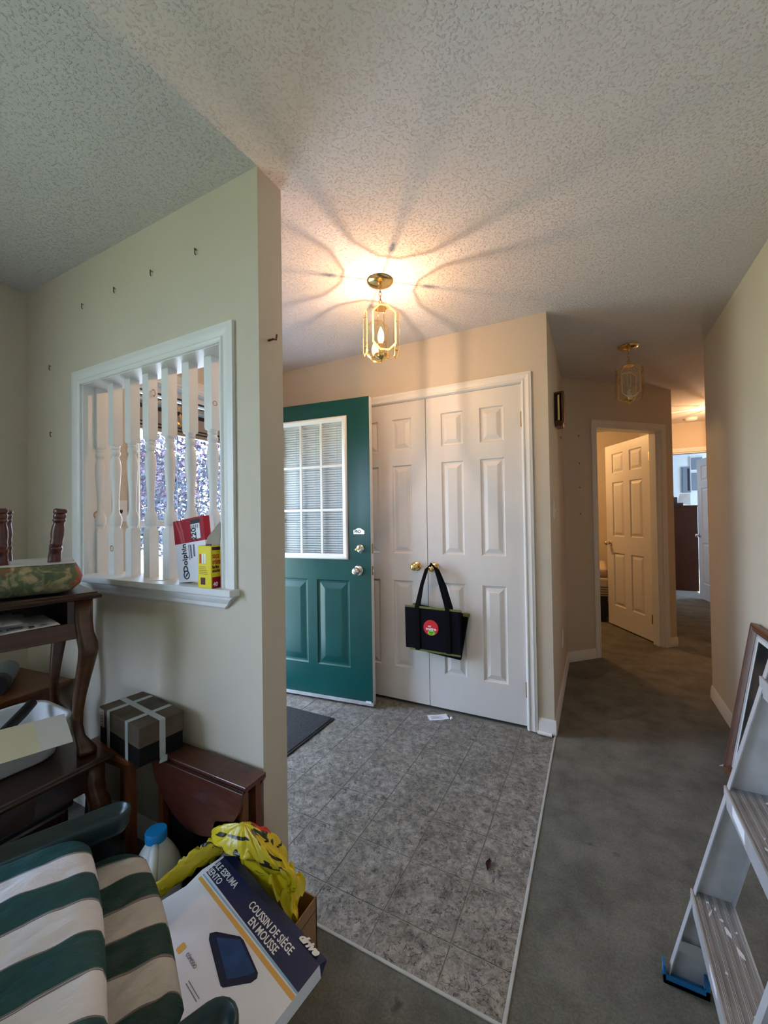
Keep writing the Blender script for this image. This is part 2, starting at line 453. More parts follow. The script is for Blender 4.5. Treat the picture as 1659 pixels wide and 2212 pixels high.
class MB:
    def __init__(s):
        s.v = []; s.f = []

    def add(s, vs, fs, M=None):
        o = len(s.v)
        for p in vs:
            p = Vector(p)
            s.v.append(M @ p if M is not None else p)
        for f in fs:
            s.f.append(tuple(i + o for i in f))
        return s

    def box(s, x0, x1, y0, y1, z0, z1, M=None):
        vs = [(x0, y0, z0), (x1, y0, z0), (x1, y1, z0), (x0, y1, z0), (x0, y0, z1), (x1, y0, z1), (x1, y1, z1), (x0, y1, z1)]
        return s.add(vs, [(3, 2, 1, 0), (4, 5, 6, 7), (0, 1, 5, 4), (1, 2, 6, 5), (2, 3, 7, 6), (3, 0, 4, 7)], M)

    def hexa(s, p):
        return s.add(p, [(3, 2, 1, 0), (4, 5, 6, 7), (0, 1, 5, 4), (1, 2, 6, 5), (2, 3, 7, 6), (3, 0, 4, 7)])

    def quad(s, a, b, c, d):
        return s.add([a, b, c, d], [(0, 1, 2, 3)])

    def prism(s, poly, h0, h1, M=None):
        """poly in local xy, extruded along z."""
        n = len(poly)
        vs = [(x, y, h0) for x, y in poly] + [(x, y, h1) for x, y in poly]
        fs = [tuple(reversed(range(n))), tuple(range(n, 2 * n))]
        fs += [(i, (i + 1) % n, n + (i + 1) % n, n + i) for i in range(n)]
        return s.add(vs, fs, M)

    def lathe(s, prof, segs=24, M=None, caps=True):
        vs = []; fs = []
        for r, z in prof:
            for k in range(segs):
                a = 2 * PI * k / segs
                vs.append((r * math.cos(a), r * math.sin(a), z))
        for i in range(len(prof) - 1):
            for k in range(segs):
                k2 = (k + 1) % segs
                fs.append((i * segs + k, i * segs + k2, (i + 1) * segs + k2, (i + 1) * segs + k))
        if caps:
            fs.append(tuple(reversed(range(segs))))
            fs.append(tuple(range((len(prof) - 1) * segs, len(prof) * segs)))
        return s.add(vs, fs, M)

    def tube(s, pts, rad, segs=8, closed=False, M=None, flat=None):
        pts = [Vector(p) for p in pts]
        n = len(pts)
        vs = []; fs = []
        prev = None
        for i, p in enumerate(pts):
            a = pts[i - 1] if (i > 0 or closed) else p
            b = pts[(i + 1) % n] if (i < n - 1 or closed) else p
            t = (b - a).normalized()
            if prev is None:
                ref = Vector((0, 0, 1)) if abs(t.z) < 0.9 else Vector((1, 0, 0))
                u = t.cross(ref).normalized()
            else:
                u = (prev - t * prev.dot(t)).normalized()
            prev = u
            w = t.cross(u)
            r = rad[i] if isinstance(rad, (list, tuple)) else rad
            for k in range(segs):
                an = 2 * PI * (k + 0.5) / segs
                fu, fw = (1, 1) if flat is None else flat
                vs.append(p + u * (math.cos(an) * r * fu) + w * (math.sin(an) * r * fw))
        m = n if closed else n - 1
        for i in range(m):
            j = (i + 1) % n
            for k in range(segs):
                k2 = (k + 1) % segs
                fs.append((i * segs + k, i * segs + k2, j * segs + k2, j * segs + k))
        if not closed:
            fs.append(tuple(reversed(range(segs))))
            fs.append(tuple(range((n - 1) * segs, n * segs)))
        return s.add(vs, fs, M)

    def loft(s, secs, M=None, caps=True):
        """secs: list of equal-length rings of points."""
        n = len(secs[0]); vs = [p for r in secs for p in r]; fs = []
        for i in range(len(secs) - 1):
            for k in range(n):
                k2 = (k + 1) % n
                fs.append((i * n + k, i * n + k2, (i + 1) * n + k2, (i + 1) * n + k))
        if caps:
            fs.append(tuple(reversed(range(n))))
            fs.append(tuple(range((len(secs) - 1) * n, len(secs) * n)))
        return s.add(vs, fs, M)

    def grid(s, fn, nu, nv, M=None):
        vs = [fn(i / nu, j / nv) for j in range(nv + 1) for i in range(nu + 1)]
        fs = [(j * (nu + 1) + i, j * (nu + 1) + i + 1, (j + 1) * (nu + 1) + i + 1, (j + 1) * (nu + 1) + i) for j in range(nv) for i in range(nu)]
        return s.add(vs, fs, M)

    def build(s, name, material, parent=None, smooth=False, bevel=0.0, segs=2, world=False, kind=None, sub=0, auto=False):
        me = bpy.data.meshes.new(name)
        vs = s.v
        if world and parent is not None:
            inv = chain(parent).inverted()
            vs = [inv @ p for p in vs]
        me.from_pydata([tuple(p) for p in vs], [], s.f)
        bm = bmesh.new(); bm.from_mesh(me)
        bmesh.ops.recalc_face_normals(bm, faces=bm.faces)
        if bevel > 0:
            es = [e for e in bm.edges if len(e.link_faces) == 2 and e.calc_face_angle(0) > 0.5]
            bmesh.ops.bevel(bm, geom=es, offset=bevel, segments=segs, affect='EDGES', profile=0.5)
        if smooth:
            for f in bm.faces:
                f.smooth = True
        if auto:
            for f in bm.faces:
                f.smooth = True
            for e in bm.edges:
                if len(e.link_faces) == 2 and e.calc_face_angle(0) > 0.6:
                    e.smooth = False
        bm.to_mesh(me); bm.free()
        me.materials.append(MATS[material])
        o = bpy.data.objects.new(name, me)
        col.objects.link(o)
        if parent is not None:
            o.parent = parent
        if sub:
            md = o.modifiers.new('smooth', 'SUBSURF'); md.levels = sub; md.render_levels = sub
        if kind:
            o['kind'] = kind
        return o


def tag(o, label, cat=None, group=None, kind=None):
    o['label'] = label
    if cat: o['category'] = cat
    if group: o['group'] = group
    if kind: o['kind'] = kind
    return o


def thing(name, label, cat, loc=(0, 0, 0), rotz=0.0, group=None, M=None, kind=None):
    o = bpy.data.objects.new(name, None)
    o.empty_display_size = 0.05
    col.objects.link(o)
    if M is not None:
        o.matrix_basis = M
    else:
        o.location = loc
        o.rotation_euler = (0, 0, rotz)
        o.matrix_basis = Matrix.Translation(loc) @ Matrix.Rotation(rotz, 4, 'Z')
    return tag(o, label, cat, group, kind)


def struct(o, label):
    o['kind'] = 'structure'
    o['label'] = label
    return o


def frame_M(origin, xa, ya):
    """Matrix with local x along xa and local y in the plane of xa, ya."""
    x = Vector(xa).normalized()
    z = x.cross(Vector(ya)).normalized()
    y = z.cross(x)
    o = Vector(origin)
    return Matrix(((x.x, y.x, z.x, o.x), (x.y, y.y, z.y, o.y), (x.z, y.z, z.z, o.z), (0, 0, 0, 1)))


def text(name, body, size, M, material, parent, extrude=0.0004, offset=0.0, shear=0.0, align='CENTER', sx=1.0, spacing=1.0):
    """Lettering as a mesh; M maps text plane (x right, y up, z out) into parent space."""
    cu = bpy.data.curves.new(name, 'FONT')
    cu.body = body; cu.size = size; cu.extrude = extrude; cu.offset = offset; cu.shear = shear
    cu.align_x = align; cu.align_y = 'CENTER'; cu.space_character = spacing; cu.resolution_u = 3
    t = bpy.data.objects.new(name + '_curve', cu)
    col.objects.link(t)
    dg = bpy.context.evaluated_depsgraph_get()
    me = bpy.data.meshes.new_from_object(t.evaluated_get(dg))
    bpy.data.objects.remove(t); bpy.data.curves.remove(cu)
    me.transform(M @ Matrix.Diagonal((sx, 1, 1, 1)))
    me.materials.clear(); me.materials.append(MATS[material])
    me.name = name
    o = bpy.data.objects.new(name, me)
    col.objects.link(o)
    o.parent = parent
    return o


def Tr(x, y, z): return Matrix.Translation((x, y, z))
def Rx(a): return Matrix.Rotation(a, 4, 'X')
def Ry(a): return Matrix.Rotation(a, 4, 'Y')
def Rz(a): return Matrix.Rotation(a, 4, 'Z')


def rrect(w, h, r, n=5, cx=0, cy=0):
    pts = []
    for sx, sy, a0 in ((1, 1, 0), (-1, 1, PI / 2), (-1, -1, PI), (1, -1, 1.5 * PI)):
        for k in range(n + 1):
            a = a0 + k / n * PI / 2
            pts.append((cx + sx * (w / 2 - r) + r * math.cos(a), cy + sy * (h / 2 - r) + r * math.sin(a)))
    return pts


H = 2.44
YC = 2.516           # closet wall
XF = -2.23           # front wall, inner face
YP0, YP1 = 1.0, 1.115   # partition
XR = 0.69            # right wall
XS = -0.225          # closet return / edge of the vinyl
XLV = -2.57          # living room outer wall
XP = -0.977          # free end of the partition


def wall(name, label, m='wall_paint', *boxes):
    mb = MB()
    for b in boxes:
        mb.box(*b)
    return struct(mb.build(name, m), label)


# ------------------------------------------------------------------ setting: floors and ceiling
fl = MB()
fl.box(XS, 3.1, -3.2, 9.3, -0.08, 0.0)
fl.box(-2.7, XS, -3.2, 1.03, -0.08, 0.0)
fl.box(-2.8, XS, YC + 0.1, 9.3, -0.08, 0.0)
struct(fl.build('floor_carpet', 'carpet'), 'worn grey-green carpet of the living room and hall')

fv = MB().box(-2.36, XS, 1.03, YC + 0.1, -0.08, -0.0075).build('floor_vinyl', 'grout')
struct(fv, 'grey marbled vinyl tile floor of the entry')
TS = 0.2245
gx = [-0.402 - TS * k for k in range(-1, 9)]
gy = [1.163 + TS * k for k in range(-1, 7)]
for i in range(len(gx) - 1):
    for j in range(len(gy) - 1):
        x1, x0 = min(gx[i], XS - 0.002), max(gx[i + 1], -2.355)
        y0, y1 = max(gy[j], 1.034), min(gy[j + 1], YC + 0.098)
        if x1 - x0 < 0.02 or y1 - y0 < 0.02:
            continue
        g = 0.0026
        MB().box(x0 + g, x1 - g, y0 + g, y1 - g, -0.0078, -0.006).build('tile', 'vinyl', fv)
struct(MB().box(XS - 0.003, XS + 0.007, 1.022, YC, -0.03, 0.003).build('trim_1', 'floor_strip', bevel=0.002), 'pale edging strip between hall carpet and vinyl tiles')
struct(MB().box(XP, XS + 0.007, 1.022, 1.032, -0.03, 0.003).build('trim_2', 'floor_strip', bevel=0.002), 'pale edging strip between living room carpet and vinyl tiles')
struct(MB().box(-2.8, 3.2, -3.3, 9.4, H, H + 0.12).build('ceiling', 'ceiling_paint'), 'white stippled plaster ceiling')

# ------------------------------------------------------------------ setting: walls
OX0, OX1, OZ0, OZ1 = -2.055, -1.152, 1.0, 1.882          # opening in the partition
wall('wall_partition', 'cream partition wall with a spindled opening', 'wall_paint',
     (XLV - 0.1, OX0, YP0, YP1, 0, H), (OX1, XP, YP0, YP1, 0, H), (OX0, OX1, YP0, YP1, 0, OZ0), (OX0, OX1, YP0, YP1, OZ1, H))
wall('wall_living', 'cream outer wall of the living room', 'wall_paint',
     (XLV - 0.1, XLV, -3.2, -2.6, 0, H), (XLV - 0.1, XLV, -0.5, YP0, 0, H), (XLV - 0.1, XLV, -2.6, -0.5, 0, 0.5), (XLV - 0.1, XLV, -2.6, -0.5, 2.2, H))
DY0, DY1, DZ = 1.36, 2.265, 2.075
wall('wall_front', 'cream front wall of the entry around the front doorway', 'wall_paint',
     (XF - 0.13, XF, YP1, DY0, 0, H), (XF - 0.13, XF, DY1, YC + 0.1, 0, H), (XF - 0.13, XF, DY0, DY1, DZ, H))
CX0, CX1, CZ = -1.60, -0.372, 2.052
wall('wall_closet', 'cream wall around the double closet doors', 'wall_paint',
     (XF, CX0, YC, YC + 0.1, 0, H), (CX1, XS, YC, YC + 0.1, 0, H), (CX0, CX1, YC, YC + 0.1, CZ, H))
wall('wall_closet_side', 'cream return wall beside the closet', 'wall_paint', (XS - 0.1, XS, YC + 0.1, 3.81, 0, H))
wall('wall_closet_back', 'wall at the back of the closet', 'wall_paint', (-2.7, XS - 0.1, 3.15, 3.25, 0, H), (-2.36, -2.26, YC + 0.1, 3.15, 0, H))
wall('wall_right', 'cream wall along the hall behind the ladder', 'wall_paint', (XR, XR + 0.1, -3.2, 3.485, 0, H))
wall('wall_back', 'cream wall at the living room end', 'wall_paint', (XLV - 0.1, XR + 0.1, -3.3, -3.2, 0, H))
# angled wall with the bedroom doorway
A0 = Vector((-0.225, 3.81, 0)); A1 = Vector((0.675, 4.71, 0))
ALEN = (A1 - A0).length
MA = frame_M(A0, A1 - A0, (-(A1 - A0).y, (A1 - A0).x, 0))      # local x along, y away from hall
AO0, AO1 = 0.352, 1.122
wa = MB()
for b in ((0, AO0, 0, 0.11, 0, H), (AO1, ALEN, 0, 0.11, 0, H), (AO0, AO1, 0, 0.11, 2.045, H)):
    wa.box(*b, M=MA)
struct(wa.build('wall_angled', 'wall_paint'), 'cream angled wall around the bedroom doorway')
wall('wall_hall_left', 'wall between hall and bedroom', 'wall_paint', (0.575, 0.675, 4.71, 6.5, 0, H))
FX0, FX1 = 0.72, 1.50
wall('wall_hall_end', 'cream wall at the hall end above the study doorway', 'wall_paint',
     (0.575, FX0, 6.5, 6.61, 0, H), (FX1, 2.5, 6.5, 6.61, 0, H), (FX0, FX1, 6.5, 6.61, 2.05, H))
wall('wall_hall_right', 'far side wall of the hall', 'wall_paint', (2.4, 2.5, 3.385, 6.5, 0, H), (XR + 0.1, 2.4, 3.385, 3.485, 0, H))
wall('wall_bedroom', 'walls of the bedroom', 'wall_paint', (-2.7, 0.575, 6.6, 6.7, 0, H), (-2.8, -2.7, 3.15, 6.7, 0, H))
wall('wall_study', 'pale walls of the study', 'wall_study', (0.3, 3.2, 9.0, 9.1, 0, H), (0.3, 0.4, 6.61, 9.0, 0, H),
     (3.0, 3.1, 6.61, 7.15, 0, H), (3.0, 3.1, 8.65, 9.0, 0, H), (3.0, 3.1, 7.15, 8.65, 0, 0.85), (3.0, 3.1, 7.15, 8.65, 2.15, H), (2.5, 3.1, 6.5, 6.61, 0, H))


# ------------------------------------------------------------------ baseboards, casings
def baseboard(name, label, p, q, normal, h=0.085, t=0.012, shoe=False):
    p, q, n = Vector(p), Vector(q), Vector(normal)
    prof = [(0, 0), (t, 0), (t, h * 0.62), (t * 0.75, h * 0.70), (t * 0.8, h * 0.80), (t * 0.45, h * 0.9), (t * 0.35, h), (0, h)]
    secs = []
    for e in (p, q):
        secs.append([e + n * a + Vector((0, 0, b)) for a, b in prof])
    return struct(MB().loft(secs).build(name, 'trim_white', auto=True), label)


baseboard('baseboard_right', 'white baseboard along the hall wall', (XR, -3.2, 0), (XR, 3.485, 0), (-1, 0, 0))
baseboard('baseboard_closet_side', 'white baseboard on the closet return wall', (XS, YC - 0.005, 0), (XS, 3.81, 0), (1, 0, 0))
bb = baseboard('baseboard_closet', 'white baseboard beside the closet casing', (-0.312, YC, 0), (XS + 0.008, YC, 0), (0, -1, 0))
MB().lathe([(0.0, 0), (0.011, 0), (0.011, 0.078), (0.0, 0.078)], 10, Tr(-0.316, YC - 0.020, 0.006) @ Ry(PI / 2) @ Rx(0.05), caps=False).build('shoe_moulding', 'trim_white', bb, smooth=False)
d45 = (A1 - A0).normalized(); n45 = Vector((d45.y, -d45.x, 0))
baseboard('baseboard_angled', 'white baseboard on the angled wall', A0, A0 + d45 * (AO0 - 0.055), n45)
baseboard('baseboard_angled_end', 'short white baseboard between bedroom casing and hall corner', A0 + d45 * (AO1 + 0.052), A1, n45)
baseboard('baseboard_partition', 'white baseboard under the spindled opening', (XLV, YP0, 0), (XP, YP0, 0), (0, -1, 0))
baseboard('baseboard_study', 'white baseboard at the study wall', (0.4, 9.0, 0), (3.0, 9.0, 0), (0, -1, 0))

CAS = [(0, 0), (0.0, 0.010), (0.006, 0.016), (0.012, 0.017), (0.018, 0.012), (0.030, 0.013), (0.042, 0.016), (0.050, 0.013), (0.0575, 0.0125), (0.0575, 0)]


def casing(mb, path, outdirs, n, prof=CAS, wscale=1.0):
    """Moulded strip following path; outdirs give mitred outward direction per path point."""
    secs = []
    for p, o in zip(path, outdirs):
        p, o = Vector(p), Vector(o)
        secs.append([p + o * (a * wscale) + Vector(n) * b for a, b in prof])
    mb.loft(secs)
    return mb


# closet casing: three mitred strips
cc = bpy.data.objects.new('trim_3', None); col.objects.link(cc)
struct(cc, 'white moulded casing around the closet doors')
NY = (0, -1, 0)
casing(MB(), [(CX1, YC, 0), (CX1, YC, CZ)], [(1, 0, 0), (1, 0, 1)], NY).build('casing', 'trim_white', cc, auto=True)
casing(MB(), [(CX0, YC, 0), (CX0, YC, CZ)], [(-1, 0, 0), (-1, 0, 1)], NY).build('casing', 'trim_white', cc, auto=True)
casing(MB(), [(CX0, YC, CZ), (CX1, YC, CZ)], [(-1, 0, 1), (1, 0, 1)], NY).build('casing', 'trim_white', cc, auto=True)
for x0, x1 in ((CX1 - 0.001, CX1 + 0.0), (CX0, CX0 + 0.001)):
    pass
MB().box(CX1 - 0.004, CX1, YC, YC + 0.1, 0, CZ).build('jamb', 'trim_white', cc)
MB().box(CX0, CX0 + 0.004, YC, YC + 0.1, 0, CZ).build('jamb', 'trim_white', cc)
MB().box(CX0, CX1, YC, YC + 0.1, CZ - 0.004, CZ).build('jamb', 'trim_white', cc)

# bedroom casing
bc = bpy.data.objects.new('trim_4', None); col.objects.link(bc)
struct(bc, 'white casing and jamb around the bedroom door')


def A(x, y, z): return MA @ Vector((x, y, z))
dA = tuple(d45); nA_ = tuple(n45)
UPV = Vector((0, 0, 1))
casing(MB(), [A(AO0, 0, 0), A(AO0, 0, 2.045)], [-d45, -d45 + UPV], nA_, wscale=0.95).build('casing', 'trim_white', bc, auto=True)
casing(MB(), [A(AO1, 0, 0), A(AO1, 0, 2.045)], [d45, d45 + UPV], nA_, wscale=0.9).build('casing', 'trim_white', bc, auto=True)
casing(MB(), [A(AO0, 0, 2.045), A(AO1, 0, 2.045)], [-d45 + UPV, d45 + UPV], nA_, wscale=0.95).build('casing', 'trim_white', bc, auto=True)
MB().box(AO0 - 0.001, AO0 + 0.012, 0, 0.11, 0, 2.045, MA).build('jamb', 'trim_white', bc)
MB().box(AO1 - 0.012, AO1 + 0.001, 0, 0.11, 0, 2.045, MA).build('jamb', 'trim_white', bc)
MB().box(AO0, AO1, 0, 0.11, 2.033, 2.045, MA).build('jamb', 'trim_white', bc)
MB().box(AO1 - 0.024, AO1 - 0.012, 0.035, 0.07, 0, 2.033, MA).build('door_stop', 'trim_white', bc)
MB().box(AO0 + 0.012, AO0 + 0.024, 0.035, 0.07, 0, 2.033, MA).build('door_stop', 'trim_white', bc)

# study doorway casing
sc_ = bpy.data.objects.new('trim_5', None); col.objects.link(sc_)
struct(sc_, 'white casing around the study doorway at the hall end')
casing(MB(), [(FX0, 6.5, 2.05), (FX1, 6.5, 2.05)], [(-1, 0, 1), (1, 0, 1)], NY).build('casing', 'trim_white', sc_, auto=True)
casing(MB(), [(FX0, 6.5, 0), (FX0, 6.5, 2.05)], [(-1, 0, 0), (-1, 0, 1)], NY).build('casing', 'trim_white', sc_, auto=True)
casing(MB(), [(FX1, 6.5, 0), (FX1, 6.5, 2.05)], [(1, 0, 0), (1, 0, 1)], NY).build('casing', 'trim_white', sc_, auto=True)
MB().box(FX0, FX1, 6.5, 6.61, 2.038, 2.05).build('jamb', 'trim_white', sc_)

# front doorway casing and jamb
fc = bpy.data.objects.new('trim_6', None); col.objects.link(fc)
struct(fc, 'white casing and jamb of the front doorway')
NX = (1, 0, 0)
casing(MB(), [(XF, DY0, 0), (XF, DY0, DZ)], [(0, -1, 0), (0, -1, 1)], NX).build('casing', 'trim_white', fc, auto=True)
casing(MB(), [(XF, DY1, 0), (XF, DY1, DZ)], [(0, 1, 0), (0, 1, 1)], NX).build('casing', 'trim_white', fc, auto=True)
casing(MB(), [(XF, DY0, DZ), (XF, DY1, DZ)], [(0, -1, 1), (0, 1, 1)], NX).build('casing', 'trim_white', fc, auto=True)
MB().box(XF - 0.13, XF, DY0, DY0 + 0.012, 0, DZ).build('jamb', 'trim_white', fc)
MB().box(XF - 0.13, XF, DY1 - 0.012, DY1, 0, DZ).build('jamb', 'trim_white', fc)
MB().box(XF - 0.13, XF, DY0, DY1, DZ - 0.012, DZ).build('jamb', 'trim_white', fc)
MB().box(XF - 0.16, XF + 0.01, DY0, DY1, -0.006, 0.012).build('threshold', 'aluminium', fc)

# living room window (beside the frame) and study window
w1 = bpy.data.objects.new('window_1', None); col.objects.link(w1)
struct(w1, 'wide white living room window')
for a in ((XLV - 0.1, XLV + 0.012, -2.66, -2.58, 0.46, 2.26), (XLV - 0.1, XLV + 0.012, -0.52, -0.44, 0.46, 2.26),
          (XLV - 0.1, XLV + 0.012, -2.6, -0.5, 0.46, 0.53), (XLV - 0.1, XLV + 0.012, -2.6, -0.5, 2.18, 2.26), (XLV - 0.07, XLV - 0.03, -1.57, -1.53, 0.53, 2.18)):
    MB().box(*a).build('window_frame', 'trim_white', w1)
MB().box(XLV - 0.052, XLV - 0.048, -2.58, -0.52, 0.53, 2.18).build('pane', 'clear_glass', w1)
w2 = bpy.data.objects.new('window_2', None); col.objects.link(w2)
struct(w2, 'white study window')
for a in ((2.99, 3.1, 7.1, 7.18, 0.8, 2.2), (2.99, 3.1, 8.62, 8.7, 0.8, 2.2), (2.99, 3.1, 7.15, 8.65, 0.8, 0.87), (2.99, 3.1, 7.15, 8.65, 2.12, 2.2)):
    MB().box(*a).build('window_frame', 'trim_white', w2)
MB().box(3.048, 3.052, 7.18, 8.62, 0.87, 2.12).build('pane', 'clear_glass', w2)

# ------------------------------------------------------------------ spindled opening in the partition
sw = bpy.data.objects.new('window_3', None); col.objects.link(sw)
struct(sw, 'white framed opening with seven turned spindles in the partition')
casing(MB(), [(OX0, YP0, OZ0 + 0.02), (OX0, YP0, OZ1)], [(-1, 0, 0), (-1, 0, 1)], NY, wscale=1.1).build('casing', 'trim_white', sw, auto=True)
casing(MB(), [(OX1, YP0, OZ0 + 0.02), (OX1, YP0, OZ1)], [(1, 0, 0), (1, 0, 1)], NY, wscale=1.1).build('casing', 'trim_white', sw, auto=True)
casing(MB(), [(OX0, YP0, OZ1), (OX1, YP0, OZ1)], [(-1, 0, 1), (1, 0, 1)], NY, wscale=1.1).build('casing', 'trim_white', sw, auto=True)
MB().box(OX0 - 0.001, OX0 + 0.012, YP0 - 0.002, YP1 + 0.002, OZ0, OZ1).build('jamb', 'trim_white', sw)
MB().box(OX1 - 0.012, OX1 + 0.001, YP0 - 0.002, YP1 + 0.002, OZ0, OZ1).build('jamb', 'trim_white', sw)
MB().box(OX0, OX1, YP0 - 0.002, YP1 + 0.002, OZ1 - 0.003, OZ1 + 0.001).build('soffit', 'trim_white', sw)
MB().box(OX0 - 0.075, OX1 + 0.075, 0.958, YP1 + 0.02, 1.0, 1.024).build('sill', 'trim_white', sw, bevel=0.003)
ap = [(0, 0), (0.018, 0), (0.024, -0.012), (0.020, -0.022), (0.014, -0.030), (0.014, -0.042), (0.006, -0.05), (0, -0.05)]
secs = []
for x, dx in ((OX0 - 0.068, 1), (OX1 + 0.068, -1)):
    secs.append([Vector((x + dx * (-b) * 1.15, YP0 - a, 1.0 + b)) for a, b in ap])
MB().loft(secs).build('apron', 'trim_white', sw, auto=True)
BPROF = [(0.0195, 1.228), (0.0185, 1.238), (0.0215, 1.243), (0.0235, 1.252), (0.0250, 1.266), (0.0245, 1.278), (0.0195, 1.290), (0.0150, 1.303), (0.0132, 1.325),
         (0.0140, 1.36), (0.0168, 1.41), (0.0200, 1.455), (0.0215, 1.49), (0.0215, 1.515), (0.0185, 1.535), (0.0148, 1.547), (0.0138, 1.553), (0.0185, 1.560),
         (0.0205, 1.568), (0.0185, 1.576), (0.0160, 1.581), (0.0180, 1.585), (0.0190, 1.589), (0.0165, 1.593), (0.0195, 1.598), (0.0200, 1.606)]
sp0 = None
BX = [-2.046 + 0.1270 * i for i in range(7)]
BYC = 1.068
for i, bx in enumerate(BX):
    if sp0 is None:
        hw = 0.0205
        mb = MB()
        mb.loft([[Vector((sx * a, sy * a, z)) for sx, sy in ((-1, -1), (1, -1), (1, 1), (-1, 1))] for a, z in ((hw, 1.022), (hw, 1.212), (hw * 0.86, 1.23))])
        mb.loft([[Vector((sx * a, sy * a, z)) for sx, sy in ((-1, -1), (1, -1), (1, 1), (-1, 1))] for a, z in ((hw * 0.9, 1.602), (hw, 1.612), (hw, 1.881))])
        mb.lathe(BPROF, 28)
        sp0 = mb.build('spindle', 'trim_white', sw, auto=True)
        o = sp0
    else:
        o = sp0.copy(); col.objects.link(o); o.parent = sw
    o.location = (bx, BYC, 0)
    o.rotation_euler = (0, 0, 0)


def ring_mark(name, c, n, r, parent, m='knot'):
    M = frame_M(c, Vector(n).orthogonal(), Vector(n).cross(Vector(n).orthogonal()))
    prof = [(r, -0.0002), (r, 0.0004), (r * 0.68, 0.0004), (r * 0.68, -0.0002)]
    mb = MB().lathe(prof, 20, M, caps=False)
    return mb.build(name, m, parent)


ring_mark('wood_knot', (OX0 + 0.0124, 1.06, 1.29), (1, 0, 0), 0.022, sw)
ring_mark('wood_knot', (BX[6] + 0.0208, BYC - 0.005, 1.70), (1, 0, 0), 0.010, sw)
ring_mark('wood_knot', (BX[1] + 0.004, BYC - 0.0208, 1.14), (0, -1, 0), 0.014, sw)
ring_mark('wood_knot', (BX[1] - 0.003, BYC - 0.0208, 1.145), (0, -1, 0), 0.007, sw)
hk = [(BX[3] + 0.0205, BYC, 1.815), (BX[3] + 0.030, BYC, 1.81), (BX[3] + 0.036, BYC, 1.795), (BX[3] + 0.028, BYC, 1.783), (BX[3] + 0.023, BYC, 1.79)]
tag(MB().tube(hk, 0.0018, 6).build('cup_hook', 'brass_dull'), 'small bent brass hook screwed into a spindle', 'hook')


# ------------------------------------------------------------------ doors
def panel_mesh(w, h, depth=0.010, edge=0.012, slope=0.028):
    """Moulded raised panel lying in xz, facing -y, centred on the origin."""
    mb = MB()
    loops = [(0, 0), (edge * 0.5, depth * 0.9), (edge, depth), (edge * 1.35, depth), (edge * 1.35 + slope * 0.82, depth * 0.18), (edge * 1.35 + slope, 0.0006)]
    vs = []; fs = []
    for ins, d in loops:
        a, b = w / 2 - ins, h / 2 - ins
        vs += [(-a, d, -b), (a, d, -b), (a, d, b), (-a, d, b)]
    for i in range(len(loops) - 1):
        for k in range(4):
            k2 = (k + 1) % 4
            fs.append((i * 4 + k, i * 4 + k2, i * 4 + 4 + k2, i * 4 + 4 + k))
    o = (len(loops) - 1) * 4
    fs.append((o, o + 1, o + 2, o + 3))
    mb.add(vs, fs)
    return mb


def slab_with_holes(W, Hh, T, rects, z0=0.0):
    """Door slab 0..W x 0..T x z0..Hh, faces at y=0 (front) and y=T, with rectangular holes in both faces."""
    xs = sorted({0, W, *[r[0] for r in rects], *[r[1] for r in rects]})
    zs = sorted({z0, Hh, *[r[2] for r in rects], *[r[3] for r in rects]})
    mb = MB()
    for i in range(len(xs) - 1):
        for j in range(len(zs) - 1):
            cx, cz = (xs[i] + xs[i + 1]) / 2, (zs[j] + zs[j + 1]) / 2
            if any(r[0] < cx < r[1] and r[2] < cz < r[3] for r in rects):
                continue
            for y in (0, T):
                mb.quad((xs[i], y, zs[j]), (xs[i + 1], y, zs[j]), (xs[i + 1], y, zs[j + 1]), (xs[i], y, zs[j + 1]))
    mb.quad((0, 0, z0), (0, T, z0), (0, T, Hh), (0, 0, Hh))
    mb.quad((W, 0, z0), (W, T, z0), (W, T, Hh), (W, 0, Hh))
    mb.quad((0, 0, z0), (W, 0, z0), (W, T, z0), (0, T, z0))
    mb.quad((0, 0, Hh), (W, 0, Hh), (W, T, Hh), (0, T, Hh))
    return mb


def knob(parent, M, m='brass', R=0.026, name='knob', rose=0.031):
    k = MB().lathe([(0.011, 0.0), (0.0115, 0.022), (0.018, 0.028), (R * 0.95, 0.036), (R, 0.046), (R * 0.93, 0.056), (R * 0.65, 0.064), (R * 0.2, 0.067)], 24, M).build(name, m, parent, smooth=True)
    MB().lathe([(rose, 0.0), (rose, 0.004), (rose * 0.85, 0.008), (0.014, 0.010)], 24, M).build('rosette', m, k, smooth=False)
    return k


def hinge(parent, x, y, z, m='brass_dull', hgt=0.09):
    h = MB().lathe([(0.0055, z - hgt / 2), (0.0055, z + hgt / 2)], 10, Tr(x, y, 0)).build('hinge', m, parent)
    return h


def six_panel(root, W, Hh, z0, pw, stile, T=0.035, m='door_white', mirror=False):
    x1 = stile; x2 = W - stile - pw
    rows = ((0.239, 0.829), (1.013, 1.615), (1.718, 1.935))
    rects = [(x, x + pw, a, b) for x in (x1, x2) for a, b in rows]
    slab_with_holes(W, Hh, T, rects, z0).build('slab', m, root)
    shared = {}
    for r in rects:
        key = (round(r[1] - r[0], 4), round(r[3] - r[2], 4))
        for back in (0, 1):
            if key not in shared:
                o = panel_mesh(*key).build('panel', m, root)
                shared[key] = o
            else:
                o = shared[key].copy(); col.objects.link(o); o.parent = root
            o.location = ((r[0] + r[1]) / 2, T if back else 0, (r[2] + r[3]) / 2)
            o.rotation_euler = (0, 0, PI if back else 0)


